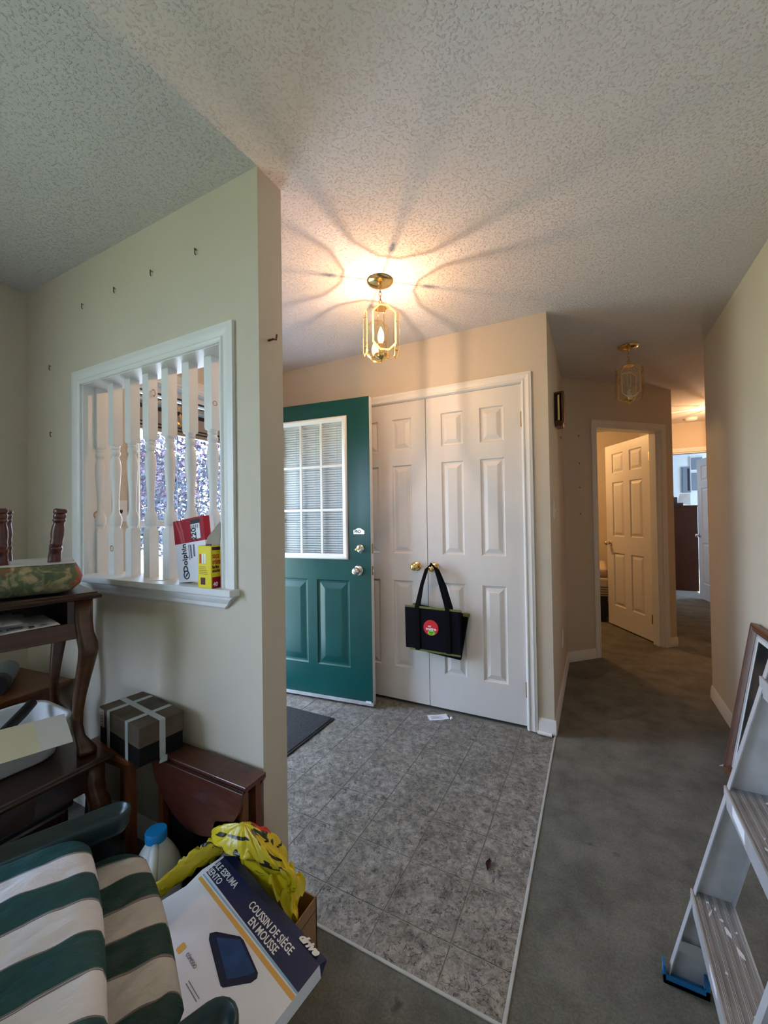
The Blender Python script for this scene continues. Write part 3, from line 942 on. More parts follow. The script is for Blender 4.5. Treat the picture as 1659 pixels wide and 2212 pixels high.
MFRONT = Rx(PI / 2)      # local z of a lathe -> -y
SEAM = -0.986
DRW = -0.376 - (SEAM + 0.0022)
dr = thing('door_1', 'white six-panel closet door with the shopping bag hung on its knob', None, (SEAM + 0.0022, YC + 0.004, 0), kind='structure')
six_panel(dr, DRW, 2.046, 0.017, 0.146, 0.104)
knob(dr, Tr(0.045, 0, 0.927) @ MFRONT)
for z in (1.834, 0.231):
    hinge(dr, DRW + 0.001, -0.006, z)
dl = thing('door_2', 'white six-panel closet door half hidden behind the green front door', None, (SEAM - 0.0022 - DRW, YC + 0.004, 0), kind='structure')
six_panel(dl, DRW, 2.046, 0.017, 0.146, 0.104)
knob(dl, Tr(DRW - 0.078, 0, 0.930) @ MFRONT)

# bedroom door, open into the bedroom
HB = Vector((0.492, 4.695, 0)); FB = Vector((0.125, 5.355, 0))
MBd = frame_M(HB, FB - HB, (-(FB - HB).y, (FB - HB).x, 0))
# visible (hall-side) face looks back to the camera: local -y must point towards the hall
MBd = frame_M(FB, HB - FB, (-(HB - FB).y, (HB - FB).x, 0))
WB = (FB - HB).length
bd = thing('door_3', 'white six-panel bedroom door standing open', None, M=MBd, kind='structure')
six_panel(bd, WB, 2.035, 0.015, 0.20, 0.125)
knob(bd, Tr(0.065, 0, 0.93) @ MFRONT, 'chrome', R=0.024)
for z in (1.82, 0.23):
    hinge(bd, WB + 0.004, -0.008, z)
    MB().box(WB - 0.028, WB + 0.0, -0.002, 0.0, z - 0.045, z + 0.045).build('hinge_leaf', 'brass_dull', bd)
    MB().box(WB + 0.001, WB + 0.003, 0.0, 0.035, z - 0.045, z + 0.045).build('hinge_leaf', 'brass_dull', bd)

# study door, open into the study
HS = Vector((1.492, 6.66, 0)); FS = Vector((1.352, 7.42, 0))
MSd = frame_M(FS, HS - FS, (-(HS - FS).y, (HS - FS).x, 0))
sd = thing('door_4', 'white six-panel study door standing open at the hall end', None, M=MSd, kind='structure')
six_panel(sd, (HS - FS).length, 2.035, 0.015, 0.20, 0.125)
knob(sd, Tr(0.065, 0, 0.93) @ MFRONT, 'chrome', R=0.026)

# green front door, swung back towards the closet
GW, GT = 0.905, 0.044
ga = math.radians(6.2)
FREE = Vector((-1.325, 2.356, 0))
hinge_p = FREE - Vector((math.cos(ga), math.sin(ga), 0)) * GW
gd = thing('door_5', 'dark green front door with a nine-light blind window', None, tuple(hinge_p), ga, kind='structure')
PW = 0.252
lp = [(0.163, 0.163 + PW, 0.245, 0.835), (GW - 0.163 - PW, GW - 0.163, 0.245, 0.835)]
WX0, WX1, WZ0, WZ1 = 0.168, GW - 0.166, 0.978, 1.962
win = (WX0 + 0.02, WX1 - 0.02, WZ0 + 0.02, WZ1 - 0.02)
slab_with_holes(GW, 2.075, GT, lp + [win], 0.028).build('slab', 'green_paint', gd)
g0 = None
for r in lp:
    for back in (0, 1):
        if g0 is None:
            g0 = panel_mesh(PW, 0.59, 0.009, 0.016, 0.042).build('panel', 'green_paint', gd); o = g0
        else:
            o = g0.copy(); col.objects.link(o); o.parent = gd
        o.location = ((r[0] + r[1]) / 2, GT if back else 0, (r[2] + r[3]) / 2)
        o.rotation_euler = (0, 0, PI if back else 0)
WF = [(0, 0), (0.0, 0.006), (0.006, 0.013), (0.014, 0.014), (0.020, 0.010), (0.030, 0.008), (0.038, 0.002), (0.038, -0.012), (0, 0)]
WF = WF[:-1]
gf = bpy.data.objects.new('window_frame', None); col.objects.link(gf); gf.parent = gd
for p0, p1, o0, o1 in (((WX0, 0, WZ0), (WX0, 0, WZ1), (1, 0, 1), (1, 0, -1)), ((WX1, 0, WZ0), (WX1, 0, WZ1), (-1, 0, 1), (-1, 0, -1)),
                       ((WX0, 0, WZ1), (WX1, 0, WZ1), (1, 0, -1), (-1, 0, -1)), ((WX0, 0, WZ0), (WX1, 0, WZ0), (1, 0, 1), (-1, 0, 1))):
    casing(MB(), [p0, p1], [o0, o1], NY, prof=WF).build('frame_rail', 'trim_white', gf, auto=True)
    casing(MB(), [(p0[0], GT, p0[2]), (p1[0], GT, p1[2])], [o0, o1], (0, 1, 0), prof=WF[:-2] + [(0.038, 0), ]).build('frame_rail', 'trim_white', gf, auto=True)
ix0, ix1, iz0, iz1 = WX0 + 0.036, WX1 - 0.036, WZ0 + 0.036, WZ1 - 0.036
MB().box(ix0, ix1, 0.006, 0.009, iz0, iz1).build('pane', 'clear_glass', gd)
MB().box(ix0, ix1, 0.034, 0.037, iz0, iz1).build('pane', 'clear_glass', gd)
for k in (1, 2):
    x = ix0 + (ix1 - ix0) * k / 3
    MB().box(x - 0.009, x + 0.009, -0.003, 0.006, iz0, iz1).build('muntin', 'trim_white', gd, bevel=0.002)
    z = iz0 + (iz1 - iz0) * k / 3
    MB().box(ix0, ix1, -0.0028, 0.006, z - 0.009, z + 0.009).build('muntin', 'trim_white', gd, bevel=0.002)
    for k2 in (1, 2):
        xx = ix0 + (ix1 - ix0) * k2 / 3
        MB().lathe([(0.014, 0), (0.014, 0.008), (0.008, 0.010)], 4, Tr(xx, 0.006, z) @ MFRONT @ Rz(PI / 4)).build('muntin_joint', 'trim_white', gd)
NS = 54
s0 = None
for k in range(NS):
    z = iz0 + 0.012 + (iz1 - iz0 - 0.03) * k / (NS - 1)
    if s0 is None:
        mb = MB()
        mb.grid(lambda u, v: (ix0 + 0.004 + (ix1 - ix0 - 0.008) * u, 0.0215 + (v - 0.5) * 0.0075, -(v - 0.5) * 0.0128 + 0.0010 * (1 - (2 * v - 1) ** 2)), 1, 4)
        s0 = mb.build('blind_slat', 'blind_white', gd, smooth=True); o = s0
    else:
        o = s0.copy(); col.objects.link(o); o.parent = gd
    o.location = (0, 0, z)
for k in range(3):
    x = ix0 + (ix1 - ix0) * (k / 3 + 0.24)
    MB().tube([(x, 0.0125, iz0), (x, 0.0125, iz1)], 0.0009, 6).build('blind_cord', 'trim_white', gd)
MB().box(ix0 + 0.003, ix1 - 0.003, 0.012, 0.030, iz1 - 0.016, iz1).build('blind_rail', 'trim_white', gd)
MB().box(GW, GW + 0.0015, 0.001, GT - 0.001, 0.03, 2.074).build('door_edge', 'trim_white', gd)
MB().box(0.002, GW + 0.002, -0.001, GT, 0.010, 0.034).build('door_sweep', 'aluminium', gd)
MB().box(GW - 0.05, GW - 0.012, -0.003, 0, 0.026, 0.040).build('sweep_bracket', 'paper_white', gd)
knob(gd, Tr(GW - 0.092, 0, 0.905) @ MFRONT, 'chrome', R=0.027, rose=0.034)
MB().lathe([(0.028, 0), (0.028, 0.008), (0.022, 0.014), (0.014, 0.016), (0.014, 0.022), (0.0, 0.022)], 24, Tr(GW - 0.075, 0, 1.053) @ MFRONT).build('deadbolt', 'chrome', gd, auto=True)
MB().box(-0.007, 0.007, -0.034, -0.02, -0.018, 0.018, Tr(GW - 0.085, 0, 1.053) @ Ry(1.1)).build('thumb_turn', 'brass', gd, bevel=0.003)
MB().box(GW + 0.0015, GW + 0.003, 0.010, 0.034, 1.02, 1.085).build('strike_plate', 'brass_dull', gd)
MB().box(GW + 0.0015, GW + 0.003, 0.010, 0.034, 0.875, 0.935).build('strike_plate', 'brass_dull', gd)
MB().box(GW + 0.003, GW + 0.013, 0.014, 0.030, 0.893, 0.915).build('latch', 'chrome', gd, bevel=0.003)
pq = [(-0.040, 0), (0.040, 0), (0.040, 0.022), (0.024, 0.032), (0.010, 0.040), (-0.006, 0.041), (-0.022, 0.033), (-0.040, 0.026)]
pl = MB().prism(pq, 0, 0.002, Tr(GW - 0.085, 0, 1.150) @ MFRONT).build('nameplate', 'chrome', gd)
text('lettering', 'PIO', 0.030, Tr(GW - 0.094, -0.0022, 1.1665) @ Rx(PI / 2), 'ink_black', pl, offset=0.0012)

# ------------------------------------------------------------------ outside the front door
sdr = thing('door_6', 'white storm door frame with glass in the front doorway', None, kind='structure')
xs0, xs1 = XF - 0.135, XF - 0.110
for a in ((xs0, xs1, DY0 + 0.012, DY0 + 0.062, 0.012, 1.80), (xs0, xs1, DY1 - 0.075, DY1 - 0.012, 0.012, 1.80), (xs0, xs1, DY0 + 0.06, DY1 - 0.07, 0.012, 0.10), (xs0, xs1, DY0 + 0.06, DY1 - 0.07, 1.225, 1.262)):
    MB().box(*a).build('storm_rail', 'porch_white', sdr, bevel=0.002)
MB().box(xs0 + 0.010, xs0 + 0.013, DY0 + 0.06, DY1 - 0.07, 0.1, 1.80).build('pane', 'clear_glass', sdr)
hb = MB().box(xs0 - 0.005, xs1 + 0.01, DY0 + 0.012, DY1 - 0.012, 1.80, 1.925).build('header_box', 'taupe', sdr)
for z in (1.822, 1.842):
    MB().box(xs1 + 0.010, xs1 + 0.0135, DY0 + 0.012, DY1 - 0.012, z, z + 0.008).build('header_groove', 'black_rubber', sdr)
MB().box(xs1 + 0.006, xs1 + 0.012, DY0 + 0.012, DY1 - 0.012, 1.925, 1.945).build('header_groove', 'black_rubber', sdr)
MB().lathe([(0.030, DY0 + 0.014), (0.030, DY1 - 0.014)], 20, Tr(xs1, 0, 1.975) @ Rx(-PI / 2)).build('roller_tube', 'steel_bar', sdr, auto=True)
MB().box(xs0, xs1 + 0.03, DY0 + 0.012, DY1 - 0.012, 2.018, 2.028).build('header_groove', 'black_rubber', sdr)
MB().box(xs0, xs1 + 0.035, DY0 + 0.012, DY1 - 0.012, 2.028, DZ - 0.012).build('header_trim', 'porch_white', sdr)
MB().box(xs0 + 0.0, xs0 + 0.004, DY0 + 0.33, DY0 + 0.3335, 1.25, 1.80).build('closer_rod', 'study_grey', sdr)

orn = thing('hanging_ornament', 'dark bronze leaf ornament hanging in the front doorway', 'ornament', (XF + 0.02, 1.615, 1.99))
MB().tube([(0, 0, 0.0), (0, 0, -0.05)], 0.0015, 6).build('cord', 'bronze_dark', orn)
for k, (dy, dz, a) in enumerate(((-0.012, -0.06, 0.5), (0.013, -0.075, -0.6), (-0.006, -0.105, 0.2), (0.012, -0.135, -0.4), (-0.014, -0.15, 0.9), (0.004, -0.175, 0.1))):
    MB().lathe([(0.001, -0.022), (0.010, -0.008), (0.013, 0.004), (0.006, 0.016), (0.001, 0.022)], 8, Tr(0, dy, dz) @ Rx(a) @ Matrix.Diagonal((0.35, 1, 1, 1))).build('leaf', 'bronze_dark' if k % 2 else 'brass_dull', orn)

struct(MB().box(-60, XF - 0.16, -40, 60, -0.30, -0.18).build('ground_lawn', 'lawn'), 'sunlit lawn in front of the house')
struct(MB().box(-4.2, XF - 0.13, -0.5, 3.6, -0.18, -0.06).build('ground_porch', 'concrete'), 'concrete porch slab at the front door')
struct(MB().box(-30, -4.2, 2.4, 7.5, -0.18, -0.17).build('ground_driveway', 'concrete'), 'pale concrete driveway')
so = MB().box(-3.35, XF - 0.14, 1.13, 4.2, 2.30, 2.36).build('roof_soffit', 'porch_white')
struct(so, 'white boarded soffit over the porch')
for k in range(5):
    y = 1.35 + k * 0.62
    MB().box(-3.34, XF - 0.15, y, y + 0.006, 2.296, 2.301).build('board_joint', 'study_grey', so)
po = thing('porch_post', 'pale blue-white porch post outside the front door', 'post', (-3.25, 2.98, -0.06))
MB().box(-0.07, 0.07, -0.07, 0.07, 0, 2.36).build('shaft', 'porch_white', po, bevel=0.005)
MB().box(-0.09, 0.09, -0.09, 0.09, 0, 0.12).build('base', 'porch_white', po, bevel=0.005)


def leafy_tree(name, label, loc, h, rad, crown_z, nleaf, mats, size):
    t = thing(name, label, 'tree', loc)
    tr = [(0, 0, 0), (0.05, 0.02, h * 0.25), (-0.03, 0.06, h * 0.5), (0.02, 0, h * 0.8)]
    MB().tube(tr, [0.16, 0.13, 0.10, 0.04], 10).build('trunk', 'bark', t, smooth=True)
    for mi, mname in enumerate(mats):
        mb = MB()
        rnd = random.Random(11 + mi)
        for k in range(nleaf):
            while True:
                p = Vector((rnd.uniform(-1, 1), rnd.uniform(-1, 1), rnd.uniform(-1, 1)))
                if 0.35 < p.length < 1:
                    break
            if mi == 0 and p.z < -0.1 and rnd.random() < 0.7: continue
            if mi == 1 and p.z > 0.55 and rnd.random() < 0.7: continue
            c = Vector((p.x * rad, p.y * rad, crown_z + p.z * rad * 0.95))
            u = Vector((rnd.gauss(0, 1), rnd.gauss(0, 1), rnd.gauss(0, 1))).normalized()
            v = u.orthogonal().normalized()
            s_ = size * rnd.uniform(0.6, 1.3)
            mb.add([c - u * s_, c + v * s_ * 0.5, c + u * s_, c - v * s_ * 0.5], [(0, 1, 2, 3)])
        mb.build('foliage', mname, t, kind='stuff')
    return t


leafy_tree('plum_tree', 'plum-leaved tree on the lawn beyond the front door', (-8.6, 6.6, -0.18), 3.4, 1.75, 2.05, 5200, ('leaf_plum', 'leaf_blue'), 0.055)
leafy_tree('hedge_tree', 'distant dark blue-green tree beyond the lawn', (-19.0, 10.5, -0.18), 5.0, 3.0, 2.6, 1500, ('leaf_blue', 'leaf_blue'), 0.2)


# ------------------------------------------------------------------ pendant lanterns
def pendant(label, loc, rotz, lit, power=0.0):
    t = thing('pendant_lantern', label, 'lamp', loc, rotz)
    MB().lathe([(0.064, 0.0), (0.066, -0.004), (0.062, -0.010), (0.050, -0.017), (0.030, -0.023), (0.012, -0.027), (0.008, -0.034), (0.0, -0.034)], 36).build('canopy', 'brass', t, auto=True)
    for k in range(4):
        z = -0.045 - k * 0.0205
        pts = []
        for j in range(12):
            a = 2 * PI * j / 12
            x, zz = 0.0065 * math.cos(a), 0.0145 * math.sin(a)
            pts.append((x, 0, z + zz) if k % 2 == 0 else (0, x, z + zz))
        MB().tube(pts, 0.0017, 6, closed=True).build('chain_link', 'brass_dull', t, smooth=True)
    MB().lathe([(0.004, -0.118), (0.009, -0.121), (0.006, -0.126), (0.024, -0.130), (0.032, -0.136), (0.032, -0.140), (0.0, -0.140)], 24).build('top_cap', 'brass', t, auto=True)
    sp = [(0.022, -0.135), (0.048, -0.136), (0.064, -0.145), (0.072, -0.163), (0.073, -0.20), (0.073, -0.345), (0.069, -0.368), (0.055, -0.384), (0.028, -0.388)]
    for k in range(4):
        a = k * PI / 2
        M = Rz(a)
        MB().tube([M @ Vector((r, 0, z)) for r, z in sp], 0.0017, 6).build('strap', 'brass', t, smooth=True)
        w, hgt, c = 0.118, 0.222, 0.036
        def octo(w, hgt, c):
            return [(-w / 2 + c, -hgt / 2), (w / 2 - c, -hgt / 2), (w / 2, -hgt / 2 + c), (w / 2, hgt / 2 - c), (w / 2 - c, hgt / 2), (-w / 2 + c, hgt / 2), (-w / 2, hgt / 2 - c), (-w / 2, -hgt / 2 + c)]
        Mp = M @ Tr(0.079, 0, -0.268) @ Rz(PI / 2) @ Rx(PI / 2)
        gp = MB().prism(octo(w - 0.015, hgt - 0.015, c - 0.004), 0.0, 0.0025, Mp).build('glass_panel', 'lamp_glass', t)
        oo, ii = octo(w, hgt, c), octo(w - 0.015, hgt - 0.015, c - 0.004)
        mb = MB()
        vs = [(x, y, 0.0008) for x, y in oo] + [(x, y, 0.0025) for x, y in ii] + [(x, y, 0.0) for x, y in oo] + [(x, y, 0.0) for x, y in ii]
        fs = []
        for j in range(8):
            j2 = (j + 1) % 8
            fs += [(j, j2, 8 + j2, 8 + j), (16 + j, 16 + j2, 24 + j2, 24 + j), (j, j2, 16 + j2, 16 + j)]
        mb.add(vs, fs, Mp)
        mb.build('bevelled_edge', 'lamp_bevel', gp)
        for z in (-0.195, -0.340):
            MB().lathe([(0.0045, 0.070), (0.0045, 0.083), (0.002, 0.086)], 10, M @ Tr(0, 0, z) @ Ry(PI / 2)).build('screw', 'brass_dull', t)
    MB().lathe([(0.0, -0.412), (0.005, -0.408), (0.006, -0.402), (0.004, -0.397), (0.012, -0.394), (0.028, -0.386), (0.034, -0.374), (0.034, -0.370), (0.012, -0.366), (0.0, -0.366)], 28, caps=False).build('bowl', 'brass', t, auto=True)
    for j, (x, y) in enumerate(((0.0, 0.0),) if lit else ((0.018, 0.0), (-0.018, 0.0))):
        MB().lathe([(0.0105, -0.368), (0.0105, -0.318), (0.009, -0.314)], 16, Tr(x, y, 0)).build('candle_sleeve', 'insulator' if not lit else 'brass', t, auto=True)
        prof = [(0.0065, -0.314), (0.010, -0.306), (0.0155, -0.292), (0.0165, -0.280), (0.013, -0.262), (0.0075, -0.246), (0.003, -0.234), (0.0, -0.229)]
        b = MB().lathe(prof, 20, Tr(x, y, 0), caps=False).build('bulb', 'bulb_lit' if lit else 'bulb_glass', t, smooth=True)
        if lit:
            d = bpy.data.lights.new('bulb_light', 'POINT')
            d.energy = power; d.color = (1.0, 0.585, 0.34); d.shadow_soft_size = 0.006
            lo = bpy.data.objects.new('bulb_light', d); col.objects.link(lo); lo.parent = t
            lo.location = (x, y, -0.278)
    return t


pendant('lit brass lantern with clear glass panels hanging in the entry', (-0.926, 1.78, H), math.radians(-50), True, 17.0)
pendant('unlit brass lantern with clear glass panels hanging in the hall', (0.235, 3.321, H), math.radians(-86), False)
pendant('lit brass lantern hanging round the corner by the study door', (1.245, 5.68, H), math.radians(30), True, 30.0)

sm = thing('smoke_detector', 'round white smoke detector on the ceiling before the study', 'detector', (1.09, 6.22, H))
MB().lathe([(0.068, 0), (0.068, -0.012), (0.058, -0.028), (0.040, -0.034), (0, -0.034)], 28).build('housing', 'trim_white', sm, auto=True)
MB().lathe([(0.050, -0.0295), (0.052, -0.031), (0.046, -0.033)], 28, caps=False).build('vent_ring', 'insulator', sm)

# bedroom ceiling light
bl = thing('bedroom_light', 'round ceiling light inside the bedroom', 'lamp', (-0.75, 5.3, H))
MB().lathe([(0.14, 0), (0.14, -0.015), (0.10, -0.06), (0.0, -0.08)], 24, caps=False).build('shade', 'insulator', bl, smooth=True)
d = bpy.data.lights.new('bedroom_bulb', 'POINT'); d.energy = 46; d.color = (1.0, 0.55, 0.22); d.shadow_soft_size = 0.08
lo = bpy.data.objects.new('bedroom_bulb', d); col.objects.link(lo); lo.parent = bl; lo.location = (0, 0, -0.16)

# ------------------------------------------------------------------ small things on walls
NL = ['dark picture nail high on the partition, first of four from its free end', 'dark picture nail high on the partition, second of four from its free end', 'dark picture nail high on the partition, third of four from its free end',
      'dark picture nail high on the partition, last of four from its free end', 'dark nail beside the spindled opening, the upper of two near the room corner', 'dark nail beside the spindled opening, the lower of two near the room corner']
for k, (x, z) in enumerate(((-1.28, 2.252), (-1.542, 2.25), (-1.792, 2.25), (-2.041, 2.245), (-2.332, 2.018), (-2.325, 1.694))):
    o = MB().tube([(x, YP0, z), (x, YP0 - 0.007, z + 0.004), (x + 0.002, YP0 - 0.008, z - 0.016), (x + 0.001, YP0 - 0.004, z - 0.020)], 0.0020, 6).build('picture_hook', 'bronze_dark')
    tag(o, NL[k], 'nail', 'picture nails in the partition wall')
tag(MB().tube([(XP, 1.045, 1.870), (XP + 0.02, 1.048, 1.872), (XP + 0.030, 1.05, 1.868), (XP + 0.033, 1.05, 1.885)], 0.0035, 8).build('coat_hook', 'bronze_dark'), 'dark metal hook on the end of the partition wall', 'hook')
for z, w_ in ((1.95, 'uppermost'), (1.71, 'second from top'), (1.50, 'third from top'), (1.27, 'lowest')):
    tag(MB().tube([A(0.16, 0, z), A(0.16, -0.008, z + 0.002), A(0.16, -0.009, z - 0.012)], 0.0022, 6).build('wall_nail', 'bronze_dark'), 'tiny dark nail beside the bedroom door, %s of four in a column' % w_, 'nail', 'nails in the angled wall')
tag(MB().tube([(XS, 3.39, 1.86), (XS + 0.008, 3.39, 1.862), (XS + 0.009, 3.39, 1.845)], 0.0022, 6).build('wall_nail', 'bronze_dark'), 'tiny dark nail below the door chime', 'nail')

ch = thing('door_chime', 'wooden door chime box with brass tubes on the closet return wall', 'door chime', (XS, 2.99, 1.875))
MB().box(0.0, 0.008, -0.072, 0.072, 0.0, 0.20).build('backplate', 'dark_wood', ch)
MB().hexa([(0.046, -0.075, 0.0), (0.060, -0.075, 0.0), (0.060, 0.075, 0.0), (0.046, 0.075, 0.0), (0.050, -0.075, 0.205), (0.062, -0.075, 0.205), (0.062, 0.075, 0.205), (0.050, 0.075, 0.205)]).build('front', 'orange_wood', ch, bevel=0.002)
MB().box(0.008, 0.050, -0.070, 0.070, 0.190, 0.205).build('top', 'dark_wood', ch)
MB().hexa([(0.010, -0.06, -0.022), (0.050, -0.06, -0.022), (0.050, 0.06, -0.022), (0.010, 0.06, -0.022), (0.0, -0.074, 0.008), (0.058, -0.074, 0.008), (0.058, 0.074, 0.008), (0.0, 0.074, 0.008)]).build('bottom', 'mahogany', ch)
for x, y in ((0.026, -0.052), (0.026, 0.0), (0.026, 0.05)):
    MB().lathe([(0.0135, 0.016), (0.0135, 0.184)], 16, Tr(x, y, 0)).build('chime_tube', 'brass', ch, auto=True)


def plate(name, label, cat, M, toggles=1, outlet=False):
    t = thing(name, label, cat, M=M)
    MB().box(-0.035, 0.035, -0.006, 0, -0.057, 0.057).build('cover', 'trim_white', t, bevel=0.002)
    if outlet:
        for z in (-0.02, 0.02):
            MB().box(-0.014, 0.014, -0.0085, -0.005, z - 0.012, z + 0.012).build('socket', 'insulator', t)
    else:
        MB().box(-0.005, 0.005, -0.016, -0.005, -0.009, 0.009, Rx(0.3)).build('toggle', 'bronze_dark' if toggles == 2 else 'trim_white', t)
    return t


plate('light_switch', 'white light switch with a dark toggle beside the front door', 'switch', Tr(XF, 1.262, 1.315) @ Rz(PI / 2), 2)
plate('light_switch', 'white light switch on the closet return wall', 'switch', Tr(XS, 2.70, 1.29) @ Rz(PI / 2))
plate('wall_outlet', 'white wall outlet low on the closet return wall', 'outlet', Tr(XS, 3.19, 0.37) @ Rz(PI / 2), outlet=True)
plate('light_switch', 'pale switch plate on the partition behind the upturned stool leg', 'switch', Tr(-2.275, YP0, 1.26))

# ------------------------------------------------------------------ floor bits
dm = thing('doormat', 'black ribbed doormat on the entry tiles', 'doormat', (-1.93, 1.905, -0.006))
MB().box(-0.45, 0.455, -0.225, 0.225, 0.0, 0.008).build('border', 'black_rubber', dm, bevel=0.003)
MB().box(-0.435, 0.44, -0.21, 0.21, 0.006, 0.011).build('pile', 'mat_black', dm)
pn = thing('paper_slip', 'small white paper slip on the tiles before the closet', 'paper', (-0.90, 2.432, -0.006), 0.62)
MB().grid(lambda u, v: ((u - 0.5) * 0.125, (v - 0.5) * 0.068, 0.0012 + 0.004 * abs(u - 0.5)), 6, 1).build('sheet', 'paper_white', pn)
for k in range(3):
    MB().box(-0.045, 0.03 - 0.01 * k, -0.018 + k * 0.015, -0.015 + k * 0.015, 0.0034, 0.0038).build('print_line', 'ink_grey', pn)
tag(MB().lathe([(0.0, -0.0095), (0.005, -0.008), (0.009, -0.003), (0.0095, 0.001), (0.0075, 0.006), (0.003, 0.009), (0, 0.0095)], 14, Tr(-0.815, 2.44, 0.0035), caps=False).build('white_ball', 'paper_white', smooth=True), 'tiny white foam ball on the tiles beside the paper slip', 'ball')
lf = MB().grid(lambda u, v: (-0.364 + (u - 0.5) * 0.024 * math.sin(PI * min(max(v, 0.06), 0.94)), 1.485 + (v - 0.5) * 0.05, -0.0045 + 0.006 * (2 * u - 1) ** 2), 4, 6).build('dead_leaf', 'leaf_brown')
tag(lf, 'dark dried leaf lying on the entry tiles', 'leaf')
tag(MB().prism([(0, 0), (0.045, 0.012), (0.04, 0.032), (0.018, 0.02)], 0.001, 0.003, Tr(0.525, 2.56, 0)).build('paper_scrap', 'paper_white'), 'white paper scrap on the carpet by the leaning picture', 'paper')

# ------------------------------------------------------------------ shopping bag on the closet knob
bg_ = thing('shopping_bag', 'black reusable shopping bag with lime trim hanging on the closet knob', 'bag', (-0.94, 2.474, 0.40), math.radians(1.5))
MB().hexa([(-0.182, -0.028, 0.004), (0.19, -0.028, -0.006), (0.19, 0.006, -0.006), (-0.182, 0.006, 0.004),
           (-0.184, -0.030, 0.276), (0.19, -0.030, 0.270), (0.19, 0.004, 0.270), (-0.184, 0.004, 0.276)]).build('front_panel', 'bag_black', bg_, bevel=0.005)
MB().hexa([(-0.05, 0.004, -0.022), (0.178, 0.004, -0.045), (0.178, 0.028, -0.045), (-0.05, 0.028, -0.022),
           (-0.13, 0.004, 0.285), (0.232, 0.004, 0.245), (0.232, 0.028, 0.245), (-0.13, 0.028, 0.285)]).build('back_panel', 'bag_black', bg_, bevel=0.005)
MB().box(-0.184, 0.190, -0.034, -0.026, 0.269, 0.281, Ry(0.016)).build('top_piping', 'lime_trim', bg_)
MB().box(-0.150, 0.188, -0.034, -0.024, -0.006, 0.004, Ry(0.026)).build('bottom_piping', 'lime_trim', bg_)
MB().box(0.195, 0.234, 0.0, 0.026, 0.234, 0.252, Ry(0.1) @ Tr(-0.022, 0, 0.02)).build('back_piping', 'lime_trim', bg_)
MB().box(-0.14, -0.11, 0.002, 0.026, 0.278, 0.288).build('back_piping', 'lime_trim', bg_)


def strap(path, width, th, name, parent, wdir):
    mb = MB(); secs = []
    for p, w in zip(path, wdir):
        p, w = Vector(p), Vector(w).normalized()
        n = Vector((0, -1, 0)) if abs(w.y) < 0.7 else Vector((0, 0, 1))
        secs.append([p - w * width / 2 - n * th / 2, p + w * width / 2 - n * th / 2, p + w * width / 2 + n * th / 2, p - w * width / 2 + n * th / 2])
    mb.loft(secs)
    return mb.build(name, 'bag_strap', parent)


for dy, off in ((-0.034, 0.0), (0.0, 0.012)):
    kx, kz = 0.0, 0.556
    strap([(-0.095 - off * 0.3, dy, 0.0 if dy < -0.02 else 0.2), (-0.095 - off * 0.3, dy, 0.28), (-0.06 - off, dy + 0.004, 0.42), (-0.026 - off * 0.4, dy * 0.3 - 0.012, 0.528), (-0.012, dy * 0.2 - 0.014, 0.548), (0.0, dy * 0.2 - 0.014, 0.553)],
          0.030, 0.0025, 'handle', bg_, [(1, 0, 0), (1, 0, 0), (1, 0, 0.35), (0.85, 0, 0.4), (0.6, 0.3, 0.7), (0.3, 0.5, 1)])
    strap([(0.112 + off, dy, 0.0 if dy < -0.02 else 0.2), (0.108 + off, dy, 0.285), (0.068 + off, dy + 0.004, 0.42), (0.034 + off * 0.4, dy * 0.3 - 0.012, 0.528), (0.016, dy * 0.2 - 0.014, 0.549), (0.0, dy * 0.2 - 0.014, 0.553)],
          0.030, 0.0025, 'handle', bg_, [(1, 0, 0), (1, 0, 0), (1, 0, -0.35), (0.85, 0, -0.4), (0.6, 0.3, -0.7), (0.3, 0.5, -1)])
lg = MB().lathe([(0.050, 0.0), (0.050, 0.0012)], 32, Tr(-0.003, -0.0305, 0.150) @ MFRONT).build('logo', 'logo_red', bg_)
text('lettering', 'my', 0.018, Tr(-0.012, -0.0322, 0.160) @ Rx(PI / 2), 'logo_white', lg, offset=0.0004)
text('lettering', 'metro', 0.027, Tr(-0.002, -0.0322, 0.142) @ Rx(PI / 2), 'logo_white', lg, offset=0.0008)
MB().lathe([(0.024, 0.0012), (0.024, 0.002)], 24, Tr(0.0, -0.0305, 0.118) @ MFRONT @ Matrix.Diagonal((1, 0.62, 1, 1))).build('green_badge', 'logo_green', lg)
text('lettering', 'green', 0.013, Tr(0.0, -0.0328, 0.121) @ Rx(PI / 2), 'leaf_brown', lg)
text('lettering', 'bag', 0.011, Tr(0.0, -0.0328, 0.112) @ Rx(PI / 2), 'leaf_brown', lg)

# ------------------------------------------------------------------ boxes on the sill
gb = thing('glove_box', 'white and red disposable glove box leaning on the spindles', 'box', M=Tr(-1.394, 1.0005, 1.0245) @ Ry(math.radians(-7.5)))
GX, GY, GZ = 0.168, 0.044, 0.232
MB().box(0, GX, 0, GY, 0, GZ).build('carton', 'box_white', gb, bevel=0.0012)
MB().box(0.0, GX + 0.0004, -0.0006, GY * 0.6, GZ * 0.62, GZ + 0.0005).build('red_band', 'red_print', gb)
for k, x in enumerate((0.006, 0.020)):
    MB().add([(x + 0.004 + k * 0.006, -0.001, GZ), (x + 0.012 + k * 0.008, -0.001, GZ), (x + 0.034, -0.001, GZ * 0.80), (x + 0.042 - k * 0.004, -0.001, GZ * 0.63), (x + 0.030, -0.001, GZ * 0.63), (x + 0.022, -0.001, GZ * 0.80)], [(0, 1, 2, 5), (5, 2, 3, 4)]).build('swoosh', 'pink_print', gb)
FR = Rx(PI / 2)
MB().box(0.098, 0.146, -0.0012, 0, GZ * 0.66, GZ * 0.90).build('count_label', 'box_white', gb)
